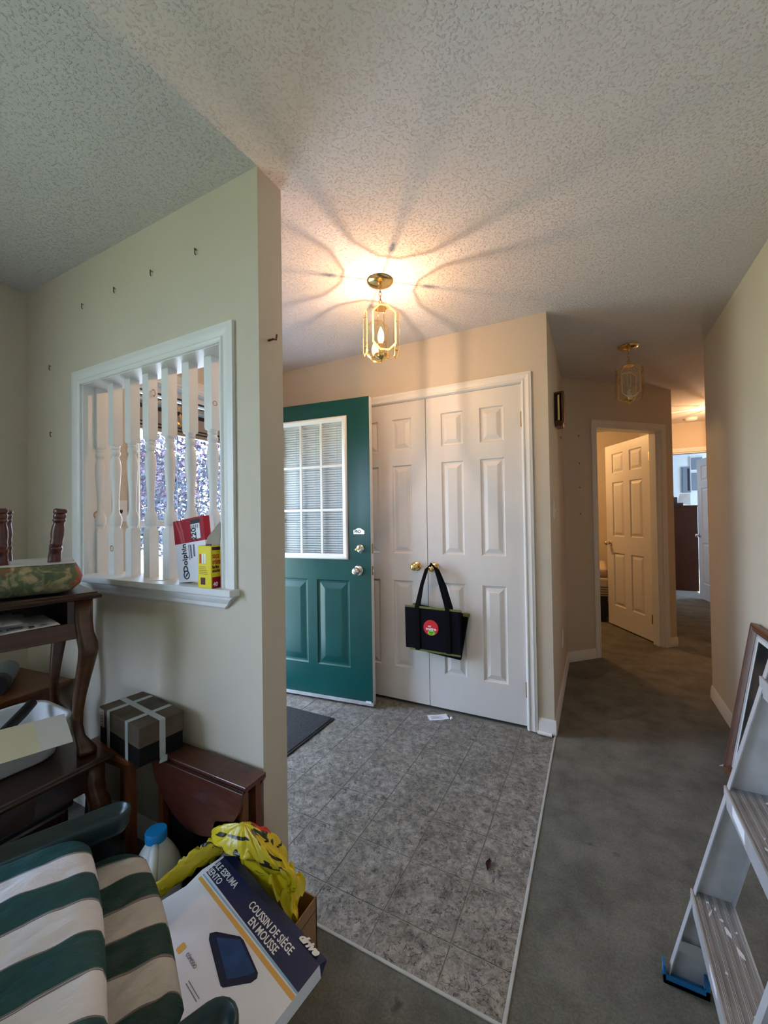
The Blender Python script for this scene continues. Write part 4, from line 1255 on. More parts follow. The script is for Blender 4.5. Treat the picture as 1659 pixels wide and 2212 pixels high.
MB().box(0.098, 0.150, -0.0012, 0, GZ * 0.90, GZ * 0.97).build('count_header', 'ink_black', gb)
text('lettering', '220', 0.036, Tr(0.113, -0.0014, GZ * 0.735) @ FR @ Rz(PI / 2), 'ink_black', gb, offset=0.0008, sx=0.9)
for k in range(4):
    MB().box(0.103 + 0.010 * k, 0.108 + 0.010 * k, -0.0016, 0, GZ * 0.83, GZ * 0.885).build('bar', 'ink_grey', gb)
text('lettering', 'Dolphin', 0.0355, Tr(0.050, -0.0012, 0.0895) @ FR @ Rz(PI / 2), 'ink_black', gb, offset=0.0007, sx=0.92)
MB().lathe([(0.0165, 0), (0.0165, 0.0012), (0.0125, 0.0012), (0.0125, 0)], 24, Tr(0.050, 0, 0.026) @ MFRONT, caps=False).build('emblem', 'ink_black', gb)
MB().prism([(-0.009, -0.008), (0.002, -0.003), (0.010, 0.008), (0.003, 0.006), (-0.004, -0.001)], 0, 0.0012, Tr(0.050, 0, 0.026) @ MFRONT).build('emblem', 'ink_black', gb)
for k, (x, w) in enumerate(((0.074, 0.055), (0.082, 0.050), (0.087, 0.05), (0.099, 0.045), (0.104, 0.045))):
    MB().box(x, x + 0.003, -0.001, 0, 0.135 - w, 0.135).build('print_line', 'ink_grey', gb)
text('lettering', 'DAILY', 0.016, Tr(-0.0006, 0.022, 0.105) @ Rz(-PI / 2) @ Rx(PI / 2) @ Rz(PI / 2), 'text_navy', gb)
yb = thing('bin_bag_box', 'yellow bin bag box with an open grey flap on the sill', 'box', M=Tr(-1.232, 0.9585, 1.0245))
YX, YY, YZ = 0.066, 0.040, 0.146
MB().box(0, YX, 0, YY, 0, YZ).build('carton', 'yellow_print', yb, bevel=0.001)
MB().hexa([(0.0, 0.036, YZ), (YX, 0.036, YZ), (YX, 0.038, YZ), (0.0, 0.038, YZ), (0.002, 0.037, YZ + 0.026), (YX + 0.004, 0.040, YZ + 0.088), (YX + 0.004, 0.042, YZ + 0.088), (0.002, 0.039, YZ + 0.026)]).build('flap', 'cardboard_grey', yb)
MB().box(0.040, YX, 0.0, 0.002, YZ, YZ + 0.007).build('flap', 'maroon_print', yb)
SM = Tr(YX + 0.0004, 0, 0) @ Rz(PI / 2) @ Rx(PI / 2)       # text on the +x side: x along +y
text('lettering', 'sacs', 0.028, SM @ Tr(0.005, 0.112, 0), 'red_text', yb, offset=0.0005, align='LEFT', sx=0.62)
text('lettering', 'ordures', 0.028, SM @ Tr(0.005, 0.091, 0), 'red_text', yb, offset=0.0005, align='LEFT', sx=0.38)
text('lettering', 'faciles', 0.016, SM @ Tr(0.005, 0.073, 0), 'maroon_print', yb, offset=0.0004, align='LEFT', sx=0.7)
text('lettering', 'attacher', 0.016, SM @ Tr(0.005, 0.060, 0), 'maroon_print', yb, offset=0.0004, align='LEFT', sx=0.6)
MB().box(YX - 0.001, YX + 0.0006, 0.004, 0.038, 0.131, 0.142).build('brand_bar', 'maroon_print', yb)
MB().box(YX - 0.001, YX + 0.0006, 0.004, 0.039, 0.0, 0.038).build('count_panel', 'red_print', yb)
text('lettering', '40', 0.020, SM @ Tr(0.017, 0.013, 0.0008), 'logo_white', yb, offset=0.0005)
for k in range(3):
    MB().box(0.008 + 0.012 * k, 0.017 + 0.012 * k, -0.0008, 0, 0.085, 0.118).build('pictogram', ('red_text', 'logo_white', 'logo_white')[k], yb)
MB().box(0.014, 0.036, -0.0008, 0, 0.012, 0.036).build('barcode', 'maroon_print', yb)
for k in range(5):
    MB().box(0.006, 0.050 - 0.003 * k, -0.0006, 0, 0.048 + 0.006 * k, 0.0495 + 0.006 * k).build('print_line', 'cardboard', yb)
tag(MB().prism([(0, 0), (0.05, 0.02), (0.046, 0.034), (0.002, 0.010)], 1.0245, 1.0262, Tr(-1.555, 0.995, 0)).build('card_slip', 'paper_cream'), 'thin cream card slip lying on the spindle sill', 'paper')


# ------------------------------------------------------------------ side tables
def cabriole(o, outdir, top_z, foot_z, parent, m, sec=0.025):
    """Leg built in parent-local coordinates: o = axis point, curves along outdir."""
    hgt = top_z - foot_z
    prof = [(0.0, 1.0, 1.0), (0.0, 0.86, 1.0), (0.006, 0.78, 1.06), (0.016, 0.72, 1.16), (0.019, 0.67, 1.12), (0.013, 0.60, 1.0), (0.002, 0.50, 0.88), (-0.010, 0.38, 0.74),
            (-0.017, 0.27, 0.62), (-0.017, 0.18, 0.56), (-0.010, 0.11, 0.60), (0.004, 0.06, 0.85), (0.012, 0.03, 1.10), (0.012, 0.008, 1.12), (0.010, 0.0, 0.95)]
    secs = []
    out = Vector((outdir[0], outdir[1], 0)).normalized(); side = Vector((-out.y, out.x, 0))
    for d, f, s_ in prof:
        c = Vector((o[0], o[1], foot_z + hgt * f)) + out * d
        r = sec * s_
        sq = 0.95 if f > 0.8 else 0.55
        ring = []
        for k in range(12):
            a = 2 * PI * k / 12 + PI / 12
            x, y = math.cos(a), math.sin(a)
            mxx = max(abs(x), abs(y))
            kx = (1 - sq) + sq / mxx * 0.98
            # rotate so flat sides follow the table edges
            ca = math.cos(PI / 4); X = (x * kx) * ca - (y * kx) * ca; Y = (x * kx) * ca + (y * kx) * ca
            ring.append(c + out * (X * r) + side * (Y * r))
        secs.append(ring)
    return MB().loft(secs).build('leg', m, parent, smooth=True)


e1 = Vector((-0.26, -0.966, 0)); e2 = Vector((-0.966, 0.26, 0))
def side_table(name, label, corner, rot_e1, L1, L2, z0, ztop, wood_top, wood_leg, cubby, apron_h):
    """corner = far right corner of the top; x runs along e2 (away from hall), y along e1 (towards the viewer)."""
    ea = Vector(rot_e1).normalized(); eb = Vector((ea.y, -ea.x, 0))
    if eb.x > 0: eb = -eb
    M = Matrix(((eb.x, ea.x, 0, corner[0]), (eb.y, ea.y, 0, corner[1]), (0, 0, 1, z0), (0, 0, 0, 1)))
    t = thing(name, label, 'table', M=M)
    hh = ztop - z0
    ring = lambda ins, z: [Vector(p) for p in ((ins, ins, z), (L2 - ins, ins, z), (L2 - ins, L1 - ins, z), (ins, L1 - ins, z))]
    MB().loft([ring(0.010, hh - 0.024), ring(0.002, hh - 0.020), ring(0.0, hh - 0.012), ring(0.004, hh - 0.007), ring(0.010, hh - 0.005), ring(0.012, hh)]).build('top', wood_top, t)
    ins = 0.034
    for i, j in ((0, 0), (1, 0), (0, 1), (1, 1)):
        ox = ins + 0.012 if not i else L2 - ins - 0.012
        oy = ins + 0.012 if not j else L1 - ins - 0.012
        cabriole((ox, oy), (-1 if not i else 1, -1 if not j else 1), hh - 0.024, 0.0, t, wood_leg)
    ah = apron_h
    a0, a1 = ins + 0.030, L1 - ins - 0.030
    b0, b1 = ins + 0.030, L2 - ins - 0.030
    if cubby:
        MB().box(ins, ins + 0.016, a0, a1, hh - ah, hh - ah + 0.055).build('apron', wood_leg, t, bevel=0.002)
        MB().box(ins, ins + 0.016, a0, a0 + 0.026, hh - ah + 0.055, hh - 0.024).build('apron', wood_top, t)
        MB().box(ins, ins + 0.016, a1 - 0.03, a1, hh - ah + 0.055, hh - 0.024).build('apron', wood_top, t)
        MB().box(ins + 0.016, L2 - ins - 0.02, a0 + 0.01, a1 - 0.01, hh - ah + 0.040, hh - ah + 0.050).build('cubby_floor', wood_top, t)
        MB().box(ins + 0.016, L2 - ins - 0.02, a0 - 0.004, a0 + 0.008, hh - ah + 0.04, hh - 0.024).build('cubby_side', wood_top, t)
        MB().box(L2 - ins - 0.03, L2 - ins - 0.02, a0, a1, hh - ah, hh - 0.024).build('cubby_back', wood_top, t)
    else:
        MB().box(ins, ins + 0.018, a0, a1, hh - ah, hh - 0.024).build('apron', wood_top, t, bevel=0.002)
        MB().box(L2 - ins - 0.018, L2 - ins, a0, a1, hh - ah, hh - 0.024).build('apron', wood_top, t, bevel=0.002)
    MB().box(b0, b1, ins, ins + 0.018, hh - ah, hh - 0.024).build('apron', wood_leg, t, bevel=0.002)
    MB().box(b0, b1, L1 - ins - 0.018, L1 - ins, hh - ah, hh - 0.024).build('apron', wood_leg, t, bevel=0.002)
    return t, M


lt_, ML = side_table('side_table', 'dark wooden side table carrying the white basin and another table', (-1.475, 0.815), (0.0, -1, 0), 0.62, 0.56, 0.0, 0.470, 'dark_wood', 'brown_wood', False, 0.105)
ut_, MU = side_table('side_table', 'dark wooden side table with papers in its open shelf, stacked on another', (-1.512, 0.795), (-0.24, -0.97, 0), 0.58, 0.50, 0.4705, 1.02, 'dark_wood', 'brown_wood', True, 0.155)
# papers in the open shelf
PL = ['flat printed sheet at the bottom of the papers in the open shelf', 'cream sheet under the envelope in the open shelf', 'white envelope with a torn end in the open shelf',
      'folded white letter among papers in the open shelf', 'white letter curling at the top of the papers in the shelf']
for k, (x0, y0, z, a, m_) in enumerate(((0.030, 0.125, 0.4480, 0.03, 'paper_white'), (0.020, 0.15, 0.4545, -0.03, 'paper_cream'), (-0.004, 0.115, 0.4610, 0.05, 'paper_white'), (0.012, 0.19, 0.4720, -0.05, 'paper_white'), (0.0, 0.205, 0.4810, 0.02, 'paper_white'))):
    t = thing('paper_sheet', PL[k], 'paper', M=MU @ Tr(x0, y0, z) @ Rz(a))
    MB().grid(lambda u, v: (u * 0.22, v * 0.26, 0.0012 * math.sin(3 * v + k) * (1 - u) - (0.010 * max(0, 0.25 - u) if k == 2 else 0)), 6, 6).build('sheet', m_, t, smooth=True)
    if k == 2:
        for jx, jy, w_, h_ in ((0.012, 0.03, 0.010, 0.020), (0.010, 0.062, 0.020, 0.012), (0.036, 0.085, 0.012, 0.03), (0.030, 0.03, 0.006, 0.012), (0.012, 0.12, 0.03, 0.004), (0.012, 0.135, 0.03, 0.004), (0.012, 0.16, 0.02, 0.03)):
            MB().box(jx, jx + w_, jy, jy + h_, 0.0020, 0.0032).build('print_block', 'ink_grey' if jy != 0.062 else 'ink_black', t)

# upturned footstool on the upper table
FVD = Vector((-0.92, 0.39, 0)); FSD = Vector((-0.39, -0.92, 0))        # depth and side axes of the stool
FL1 = Vector((-1.615, 0.700, 0))                                        # foot of the nearest visible leg
FO = FL1 - FSD * 0.075 - FVD * 0.075
fs = thing('footstool', 'upturned footstool with floral cushion and turned red-brown legs', 'stool', M=Matrix(((FVD.x, FSD.x, 0, FO.x), (FVD.y, FSD.y, 0, FO.y), (0, 0, 1, 1.0205), (0, 0, 0, 1))))
def cushion_fn(W, D, Hh):
    secs = []
    for f, ins in ((0.0, 0.060), (0.10, 0.026), (0.30, 0.006), (0.55, 0.0), (0.80, 0.008), (0.93, 0.016), (1.0, 0.024)):
        secs.append([Vector((W / 2 + x, D / 2 + y, Hh * f)) for x, y in rrect(W - 2 * ins, D - 2 * ins, 0.045, 4)])
    return secs
MB().loft(cushion_fn(0.33, 0.29, 0.104)).build('cushion', 'floral', fs, smooth=True)
MB().prism(rrect(0.29, 0.25, 0.03, 4, 0.165, 0.145), 0.102, 0.106).build('underside_cloth', 'silver_fillet', fs)
LP = [(0.0185, 0.0), (0.0180, 0.02), (0.0165, 0.045), (0.0185, 0.050), (0.0185, 0.058), (0.0150, 0.063), (0.0175, 0.070), (0.0175, 0.076), (0.0160, 0.085), (0.0185, 0.105), (0.0180, 0.130), (0.0145, 0.152), (0.0150, 0.158), (0.0180, 0.163), (0.0180, 0.168), (0.0155, 0.172), (0.0175, 0.178), (0.0180, 0.186), (0.0150, 0.192), (0.0190, 0.197), (0.0195, 0.206), (0.0150, 0.211)]
leg0 = None
for (x, y, ax, ay) in ((0.075, 0.075, 0.10, -0.10), (0.255, 0.075, 0.10, 0.10), (0.075, 0.205, 0.0, -0.10), (0.255, 0.205, 0.0, 0.10)):
    if leg0 is None:
        leg0 = MB().lathe(LP, 20).build('leg', 'red_wood', fs, auto=True); o = leg0
    else:
        o = leg0.copy(); col.objects.link(o); o.parent = fs
    o.location = (x, y, 0.105); o.rotation_euler = (ax, ay, 0); o.scale = (1, 1, 0.86)

# white basin with tools, on the lower table
bsn = thing('plastic_basin', 'white plastic basin on the dark side table', 'basin', (-1.735, 0.575, 0.4705), math.radians(-2))
def basin_ring(w, d, r, z): return [Vector((x, y, z)) for x, y in rrect(w, d, r, 6)]
mb = MB().loft([basin_ring(0.20, 0.27, 0.05, 0.0), basin_ring(0.23, 0.30, 0.06, 0.012), basin_ring(0.27, 0.345, 0.07, 0.115), basin_ring(0.30, 0.375, 0.075, 0.122), basin_ring(0.302, 0.377, 0.075, 0.128), basin_ring(0.27, 0.345, 0.07, 0.126), basin_ring(0.222, 0.292, 0.055, 0.018), basin_ring(0.19, 0.26, 0.05, 0.008)])
mb.build('basin_shell', 'white_plastic', bsn, smooth=True)
hm = thing('hammer', 'hammer with a black rubber grip resting in the white basin', 'hammer', (-1.755, 0.585, 0.495))
MB().tube([(-0.035, 0.125, 0.125), (-0.012, 0.085, 0.105), (0.02, 0.02, 0.075), (0.045, -0.04, 0.045)], [0.015, 0.017, 0.0155, 0.013], 12).build('grip', 'black_rubber', hm, smooth=True)
MB().tube([(0.045, -0.04, 0.045), (0.066, -0.10, 0.018)], 0.008, 10).build('shaft', 'chrome', hm)
MB().box(-0.05, 0.05, -0.013, 0.013, -0.004, 0.022, Tr(0.068, -0.10, 0.004)).build('head', 'chrome', hm, bevel=0.004)
scr = thing('screwdriver', 'red-handled screwdriver lying in the white basin', 'screwdriver', (-1.825, 0.585, 0.4835))
MB().tube([(0, 0, 0.013), (0.05, -0.07, 0.013)], 0.011, 10).build('grip', 'red_wood', scr, smooth=True)
MB().tube([(0.05, -0.07, 0.013), (0.09, -0.13, 0.010)], 0.004, 8).build('shaft', 'chrome', scr)
cs = thing('card_strip', 'cream and white card strip laid across the white basin', 'card', M=frame_M((-1.580, 0.712, 0.622), (0.080, -0.012, -0.066), (0.10, -0.99, 0)))
MB().box(0, 0.105, 0.0, 0.085, 0, 0.0025).build('white_end', 'paper_white', cs)
MB().box(-0.0003, 0.1053, 0.085, 0.34, -0.0003, 0.0027).build('cream_sleeve', 'paper_cream', cs)

# small table and bottle in the corner
ct = thing('corner_table', 'small orange-brown wooden table in the corner behind the side tables', 'table', (-2.30, 0.80, 0), 0.08)
MB().box(-0.20, 0.20, -0.17, 0.17, 0.53, 0.55).build('top', 'orange_wood', ct, bevel=0.004)
for x, y in ((-0.15, -0.12), (0.15, -0.12), (-0.15, 0.12), (0.15, 0.12)):
    MB().box(x - 0.016, x + 0.016, y - 0.016, y + 0.016, 0, 0.53).build('leg', 'orange_wood', ct)
MB().box(-0.16, 0.16, -0.13, 0.13, 0.45, 0.53).build('apron', 'orange_wood', ct)
vb = thing('thermos_bottle', 'green metal bottle with black cap lying on the corner table', 'bottle', M=Tr(-2.40, 0.86, 0.5915) @ Rz(math.radians(-28)) @ Ry(PI / 2))
MB().lathe([(0.030, -0.02), (0.040, 0.0), (0.041, 0.17), (0.037, 0.185)], 24).build('body', 'study_grey', vb, auto=True)
MB().lathe([(0.038, 0.185), (0.0405, 0.190), (0.0405, 0.245), (0.037, 0.250)], 24).build('cap', 'black_plastic', vb, auto=True)

# ------------------------------------------------------------------ drop-leaf table, stool and taped box
dt = thing('drop_leaf_table', 'small mahogany drop-leaf table folded against the partition', 'table', (-1.165, 0.940, 0))
MB().box(-0.235, 0.216, -0.043, 0.043, 0.434, 0.450).build('top', 'mahogany', dt, bevel=0.003)
for sgn in (-1, 1):
    y = sgn * 0.046
    pts = [(-0.232, 0)] + [(-0.232 + 0.445 * k / 20, -0.19 * math.sin(PI * k / 20) ** 0.55) for k in range(1, 20)] + [(0.213, 0)]
    tilt = -0.10 * sgn if sgn < 0 else 0.0
    depth = 1.0 if sgn < 0 else 0.55
    Mleaf = Tr(0, y + (sgn * -0.002), 0.434) @ Rx(PI / 2)
    MB().prism([(a, b * depth) for a, b in pts], -0.004, 0.008, Mleaf).build('leaf', 'mahogany', dt, bevel=0.002)
MB().box(-0.232, 0.213, -0.0505, -0.0475, 0.430, 0.440).build('hinge_strip', 'dark_wood', dt)
for x in (0.185, -0.20):
    for y in (-0.026, 0.026):
        MB().box(x - 0.013, x + 0.013, y - 0.011, y + 0.011, 0, 0.434).build('leg', 'orange_wood', dt, bevel=0.002)
    MB().box(x - 0.010, x + 0.010, -0.03, 0.03, 0.03, 0.06).build('stretcher', 'orange_wood', dt)

st = thing('splay_stool', 'small orange-brown stool with splayed legs under the taped box', 'stool', (-1.570, 0.912, 0), 0.02)
MB().box(-0.115, 0.155, -0.095, 0.070, 0.432, 0.450).build('top', 'orange_wood', st, bevel=0.004)
MB().box(-0.09, 0.135, -0.075, 0.05, 0.395, 0.432).build('apron', 'orange_wood', st)
for sx, sy in ((-1, -1), (1, -1), (-1, 1), (1, 1)):
    x0, y0 = (0.125 if sx > 0 else -0.085), (-0.07 if sy < 0 else 0.045)
    x1, y1 = x0 + sx * 0.03, y0 + sy * 0.012
    MB().hexa([(x1 - 0.013, y1 - 0.011, 0), (x1 + 0.013, y1 - 0.011, 0), (x1 + 0.013, y1 + 0.011, 0), (x1 - 0.013, y1 + 0.011, 0),
               (x0 - 0.016, y0 - 0.012, 0.432), (x0 + 0.016, y0 - 0.012, 0.432), (x0 + 0.016, y0 + 0.012, 0.432), (x0 - 0.016, y0 + 0.012, 0.432)]).build('leg', 'orange_wood', st)

xb = thing('taped_box', 'brown and black shoebox bound with pale tape', 'box', M=frame_M((-1.340, 0.815, 0.4515), (-0.985, 0.10, 0), (0.10, 0.985, 0)))
# frame: x runs away along the wall, y towards the wall, z may point down -> fix with own axes
xb.matrix_basis = Matrix(((-0.9925, 0.122, 0, -1.338), (0.122, 0.9925, 0, 0.812), (0, 0, 1, 0.4512), (0, 0, 0, 1)))
BL, BW, BH = 0.300, 0.150, 0.128
MB().box(0.002, BL - 0.002, 0.002, BW - 0.002, 0, 0.075).build('carton', 'box_black', xb)
MB().box(0, BL, 0, BW, 0.060, BH).build('lid', 'kraft_dark', xb, bevel=0.002)
for x in (0.075, 0.215):
    tp = MB()
    tp.box(x, x + 0.020, -0.001, BW + 0.001, BH, BH + 0.001)
    tp.box(x, x + 0.020, -0.0012, 0.0, 0.0, BH + 0.001)
    tp.box(x, x + 0.020, BW, BW + 0.0012, 0.02, BH + 0.001)
    tp.build('tape', 'tape', xb)
tp = MB()
tp.box(-0.001, BL + 0.001, 0.066, 0.086, BH + 0.0002, BH + 0.0014)
tp.box(-0.0012, 0, 0.066, 0.086, 0.0, BH + 0.001)
tp.box(BL, BL + 0.0012, 0.066, 0.086, 0.0, BH + 0.001)
tp.build('tape', 'tape', xb)
MB().hexa([(-0.001, 0.07, 0.0), (-0.03, 0.05, -0.0), (-0.034, 0.075, -0.0), (-0.001, 0.092, 0.0), (-0.001, 0.07, 0.003), (-0.03, 0.05, 0.004), (-0.034, 0.075, 0.004), (-0.001, 0.092, 0.003)]).build('tape_end', 'tape', xb)
MB().box(0.262, 0.297, -0.0012, 0, 0.060, 0.122).build('sticker', 'sticker', xb)
for k in range(5):
    MB().box(0.266, 0.281, -0.0018, 0, 0.066 + 0.011 * k, 0.070 + 0.011 * k).build('print_line', 'ink_grey', xb)

# ------------------------------------------------------------------ heap in front of the partition
jg = thing('plastic_jug', 'translucent white jug with a blue cap', 'jug', (-1.235, 0.802, 0.0), math.radians(50))
secs = []
for w, z in ((0.125, 0.0), (0.140, 0.008), (0.142, 0.10), (0.140, 0.150), (0.126, 0.190), (0.096, 0.228), (0.066, 0.252), (0.056, 0.262), (0.054, 0.276)):
    r = w * (0.28 + 0.22 * min(1, max(0, (z - 0.15) / 0.09)))
    secs.append([Vector((x, y, z)) for x, y in rrect(w, w, min(r, w * 0.499), 5)])
MB().loft(secs).build('bottle', 'jug', jg, smooth=True)
MB().lathe([(0.0300, 0.266), (0.0310, 0.268), (0.0310, 0.292), (0.0290, 0.295), (0, 0.295)], 28).build('cap', 'cap_blue', jg, auto=True)
MB().tube([(0.0, -0.026, 0.262), (0.0, -0.050, 0.256), (0.0, -0.074, 0.225), (0.0, -0.084, 0.17), (0.0, -0.078, 0.115), (0.0, -0.060, 0.090)], [0.011, 0.013, 0.0135, 0.013, 0.012, 0.012], 12).build('handle', 'jug', jg, smooth=True)

bx_ = thing('shade_crate', 'black crate shape added for the dark shade behind the jug', 'crate', (-1.435, 0.655, 0), 0.2)  # added dark crate standing in for the shade behind the jug
for a in ((-0.11, 0.11, -0.09, -0.082, 0.0, 0.23), (-0.11, 0.11, 0.082, 0.09, 0.0, 0.23), (-0.11, -0.102, -0.082, 0.082, 0.0, 0.23), (0.102, 0.11, -0.082, 0.082, 0.0, 0.23), (-0.11, 0.11, -0.09, 0.09, 0, 0.008)):
    MB().box(*a).build('side', 'black_plastic', bx_)

ub = thing('shade_bag', 'black bag shape added for the deep shade under the drop-leaf table', 'bag', (-1.175, 0.948, 0))  # invented black body that gives the darkness of the shade beneath this table
MB().loft([[Vector((x, y, z)) for x, y in rrect(w_, d_, 0.02, 3)] for w_, d_, z in ((0.30, 0.060, 0.0), (0.325, 0.068, 0.03), (0.328, 0.068, 0.20), (0.30, 0.060, 0.29), (0.26, 0.045, 0.32))]).build('bag_body', 'bag_black', ub, smooth=True)
MB().tube([(-0.08, 0, 0.318), (-0.06, 0, 0.36), (0.0, 0, 0.375), (0.06, 0, 0.36), (0.08, 0, 0.318)], 0.008, 8).build('handle', 'bag_strap', ub, smooth=True)
bn = thing('shade_bin', 'dark bin shape added for the shade under the lower side table', 'bin', (-1.80, 0.56, 0))  # made-up bin, dark so the space below the lower table reads as shaded
MB().box(-0.19, 0.19, -0.20, 0.18, 0, 0.29).build('bin_body', 'dark_wood', bn, bevel=0.012)
MB().box(-0.20, 0.20, -0.21, 0.19, 0.29, 0.315).build('lid', 'black_plastic', bn, bevel=0.008)

# open carton
ctn = thing('open_carton', 'open brown cardboard carton holding the yellow bag', 'box', (-0.742, 0.966, 0), 0)
cwid, cdep, chh = 0.20, 0.20, 0.155
for nm, a in (('side', (-0.004, 0.0, -cdep, 0, 0, chh)), ('side', (-cwid, -cwid + 0.004, -cdep, 0, 0, chh)), ('side', (-cwid, 0, -0.004, 0, 0, chh)), ('side', (-cwid, 0, -cdep, -cdep + 0.004, 0, chh)), ('bottom', (-cwid, 0, -cdep, 0, 0, 0.004))):
    MB().box(*a).build(nm, 'cardboard', ctn)
for k in range(3):
    MB().box(0.0, 0.0006, -0.15, -0.05 - 0.02 * k, 0.035 + 0.025 * k, 0.039 + 0.025 * k).build('print_line', 'kraft_dark', ctn)
MB().box(0.0, 0.0006, -0.19, -0.0, 0.120, 0.1225).build('print_line', 'kraft_dark', ctn)

# yellow bag stuffed into the carton
from mathutils import noise as mnoise
def crumple(p, amp, f):
    q = Vector(p) * f
    return amp * (abs(mnoise.noise(q)) * 1.5 + 0.6 * abs(mnoise.noise(q * 2.3 + Vector((3, 1, 7)))) - 0.6)
def bag_fn(u, v):
    a = 2 * PI * u
    prof = [(0.40, 0.012), (0.50, 0.06), (0.54, 0.12), (0.62, 0.165), (0.90, 0.190), (1.02, 0.215), (1.02, 0.245), (0.90, 0.280), (0.72, 0.308), (0.45, 0.330), (0.2, 0.342), (0.01, 0.346)]
    f = v * (len(prof) - 1); i = min(int(f), len(prof) - 2); t = f - i
    r = prof[i][0] * (1 - t) + prof[i + 1][0] * t
    z = prof[i][1] * (1 - t) + prof[i + 1][1] * t
    d = Vector((math.cos(a), math.sin(a), z * 6))
    up = 1.0 if v > 0.36 else 0.15
    R = r * (1 + up * (crumple(d * 1.2 + Vector((0, 0, 2)), 0.34, 1.1) + crumple(d, 0.06, 3.2)))
    y = R * math.sin(a)
    fr = 0.075 if y > 0 else (0.002 if z < 0.25 else 0.002 + 0.050 * min(1, (z - 0.25) / 0.04))
    X = R * 0.150 * math.cos(a) - 0.03 * max(0, (z - 0.2) / 0.15)
    X += 0.083 * min(1, max(0, (0.20 - z) / 0.05))
    Y = y * fr
    if X < -0.015: Y = min(Y, -0.006 + 0.1 * max(0, 1 + (X + 0.015) / 0.024))
    if X < -0.03: z = max(z, 0.258)
    return (X, Y, z + up * crumple(d * 1.3, 0.03, 2.2) * min(1, r))
yg = thing('carrier_bag', 'crumpled yellow plastic carrier bag with black and red print', 'bag', (-0.925, 0.893, 0.002))
MB().grid(bag_fn, 110, 60).build('bag_body', 'bag_yellow', yg, smooth=True)
secs = []
for k in range(15):
    f = k / 14
    c = Vector((-0.120 - 0.080 * f, -0.020 - 0.145 * f ** 1.2, 0.262 - 0.055 * f))
    r = 0.034 * (1 - 0.35 * f)
    ring = []
    for j in range(22):
        a = 2 * PI * j / 22
        d = Vector((0.45 * math.cos(a), 0.55 * math.cos(a), math.sin(a)))
        ring.append(c + d * r * (1 + crumple(Vector((f * 3, math.cos(a), math.sin(a))), 0.9, 1.6)))
    secs.append(ring)
MB().loft(secs).build('bag_neck', 'bag_yellow', yg, smooth=True)
def ear_fn(u, v):
    x = 0.085 + 0.075 * u
    y = 0.055 - 0.075 * v
    z = 0.245 - 0.045 * u - 0.055 * v * u + crumple((u * 2, v * 2.5, 1), 0.035, 1.4)
    return (x, y, z)
MB().grid(ear_fn, 16, 18).build('bag_corner', 'bag_yellow', yg, smooth=True)

# seat-cushion box, lying tilted on the carton
DA = Vector((-1.022, 0.874, 0.238)); DB = Vector((-0.591, 0.777, 0.216)); DE = Vector((-0.590, 0.672, 0.199))
xx = (DB - DA).normalized()
MDB = frame_M(DB, xx, (DA - DE) + Vector((0.43, -0.1, 0)))
yv = (DB - DE); yv = (yv - xx * yv.dot(xx)).normalized()
zz = xx.cross(yv)
MDB = Matrix(((xx.x, yv.x, zz.x, DB.x), (xx.y, yv.y, zz.y, DB.y), (xx.z, yv.z, zz.z, DB.z), (0, 0, 0, 1)))
db = thing('cushion_box', 'white and navy seat cushion box lying tilted on the heap', 'box', M=MDB)
LX, LY, LT = 0.442, 0.345, 0.036
ty = 0.012
left = [(-LX, -0.01), (-LX - 0.012, -0.06), (-LX - 0.004, -0.11), (-LX - 0.02, -0.17), (-LX - 0.015, -LY)]
mb = MB()
top = [(0, 0)] + left[:1] + left[1:] + [(0.0, -LY)]
top = [(0, 0), (-LX, 0.0)] + left[1:] + [(0, -LY)]
mb.prism(top, -LT, 0.0)
mb.build('carton', 'box_white', db)
# far side strip bends down, navy with the brand name
MB().hexa([(-LX, 0.0, -LT), (0, 0.0, -LT), (0, 0.001, -LT), (-LX, 0.001, -LT), (-LX, 0, 0), (0, 0, 0), (0, 0.022, -0.012), (-LX + 0.02, 0.026, -0.010)]).build('side_panel', 'navy_print', db)
MB().prism([(0.0003, -0.062), (0.0003, 0.0005), (-LX + 0.006, 0.0005), (-LX + 0.006, -0.056)], 0, 0.0008).build('navy_band', 'navy_print', db)
MB().box(-LX + 0.004, 0.0003, -0.0665, -0.062, 0, 0.0007).build('blue_stripe', 'blue_print', db)
MB().box(-LX + 0.004, 0.0003, -0.069, -0.0665, 0, 0.0006).build('white_stripe', 'logo_white', db)
MB().box(-LX + 0.004, 0.0003, -0.0795, -0.070, 0, 0.0007).build('orange_stripe', 'orange_print', db)
MB().hexa([(-LX - 0.012, -0.02, -0.02), (-LX + 0.03, -0.0, -0.02), (-LX + 0.025, 0.03, -0.018), (-LX - 0.025, 0.02, -0.018), (-LX - 0.012, -0.02, -0.014), (-LX + 0.012, 0.0, -0.008), (-LX + 0.01, 0.03, -0.006), (-LX - 0.025, 0.02, -0.012)]).build('torn_flap', 'cardboard_grey', db)
TX = Tr(0, 0, 0.0012)
text('lettering', 'ULE ESPUMA', 0.0235, TX @ Tr(-0.4435, -0.0245, 0), 'logo_white', db, align='LEFT', offset=0.0002, sx=0.90)
text('lettering', 'SIENTO', 0.0235, TX @ Tr(-0.4435, -0.0465, 0), 'logo_white', db, align='LEFT', offset=0.0002, sx=0.90)
text('lettering', 'COUSSIN DE SI\u00c8GE', 0.0250, TX @ Tr(-0.2530, -0.0245, 0), 'logo_white', db, align='LEFT', offset=0.0003, sx=0.86)
text('lettering', 'EN MOUSSE', 0.0250, TX @ Tr(-0.2190, -0.0470, 0), 'logo_white', db, align='LEFT', offset=0.0003, sx=0.88)
text('lettering', 'drive', 0.031, Tr(-0.052, 0.0115, -0.0045) @ Rx(-0.46) @ Tr(0, 0, 0.0028), 'logo_white', db, offset=0.0016, shear=0.25)
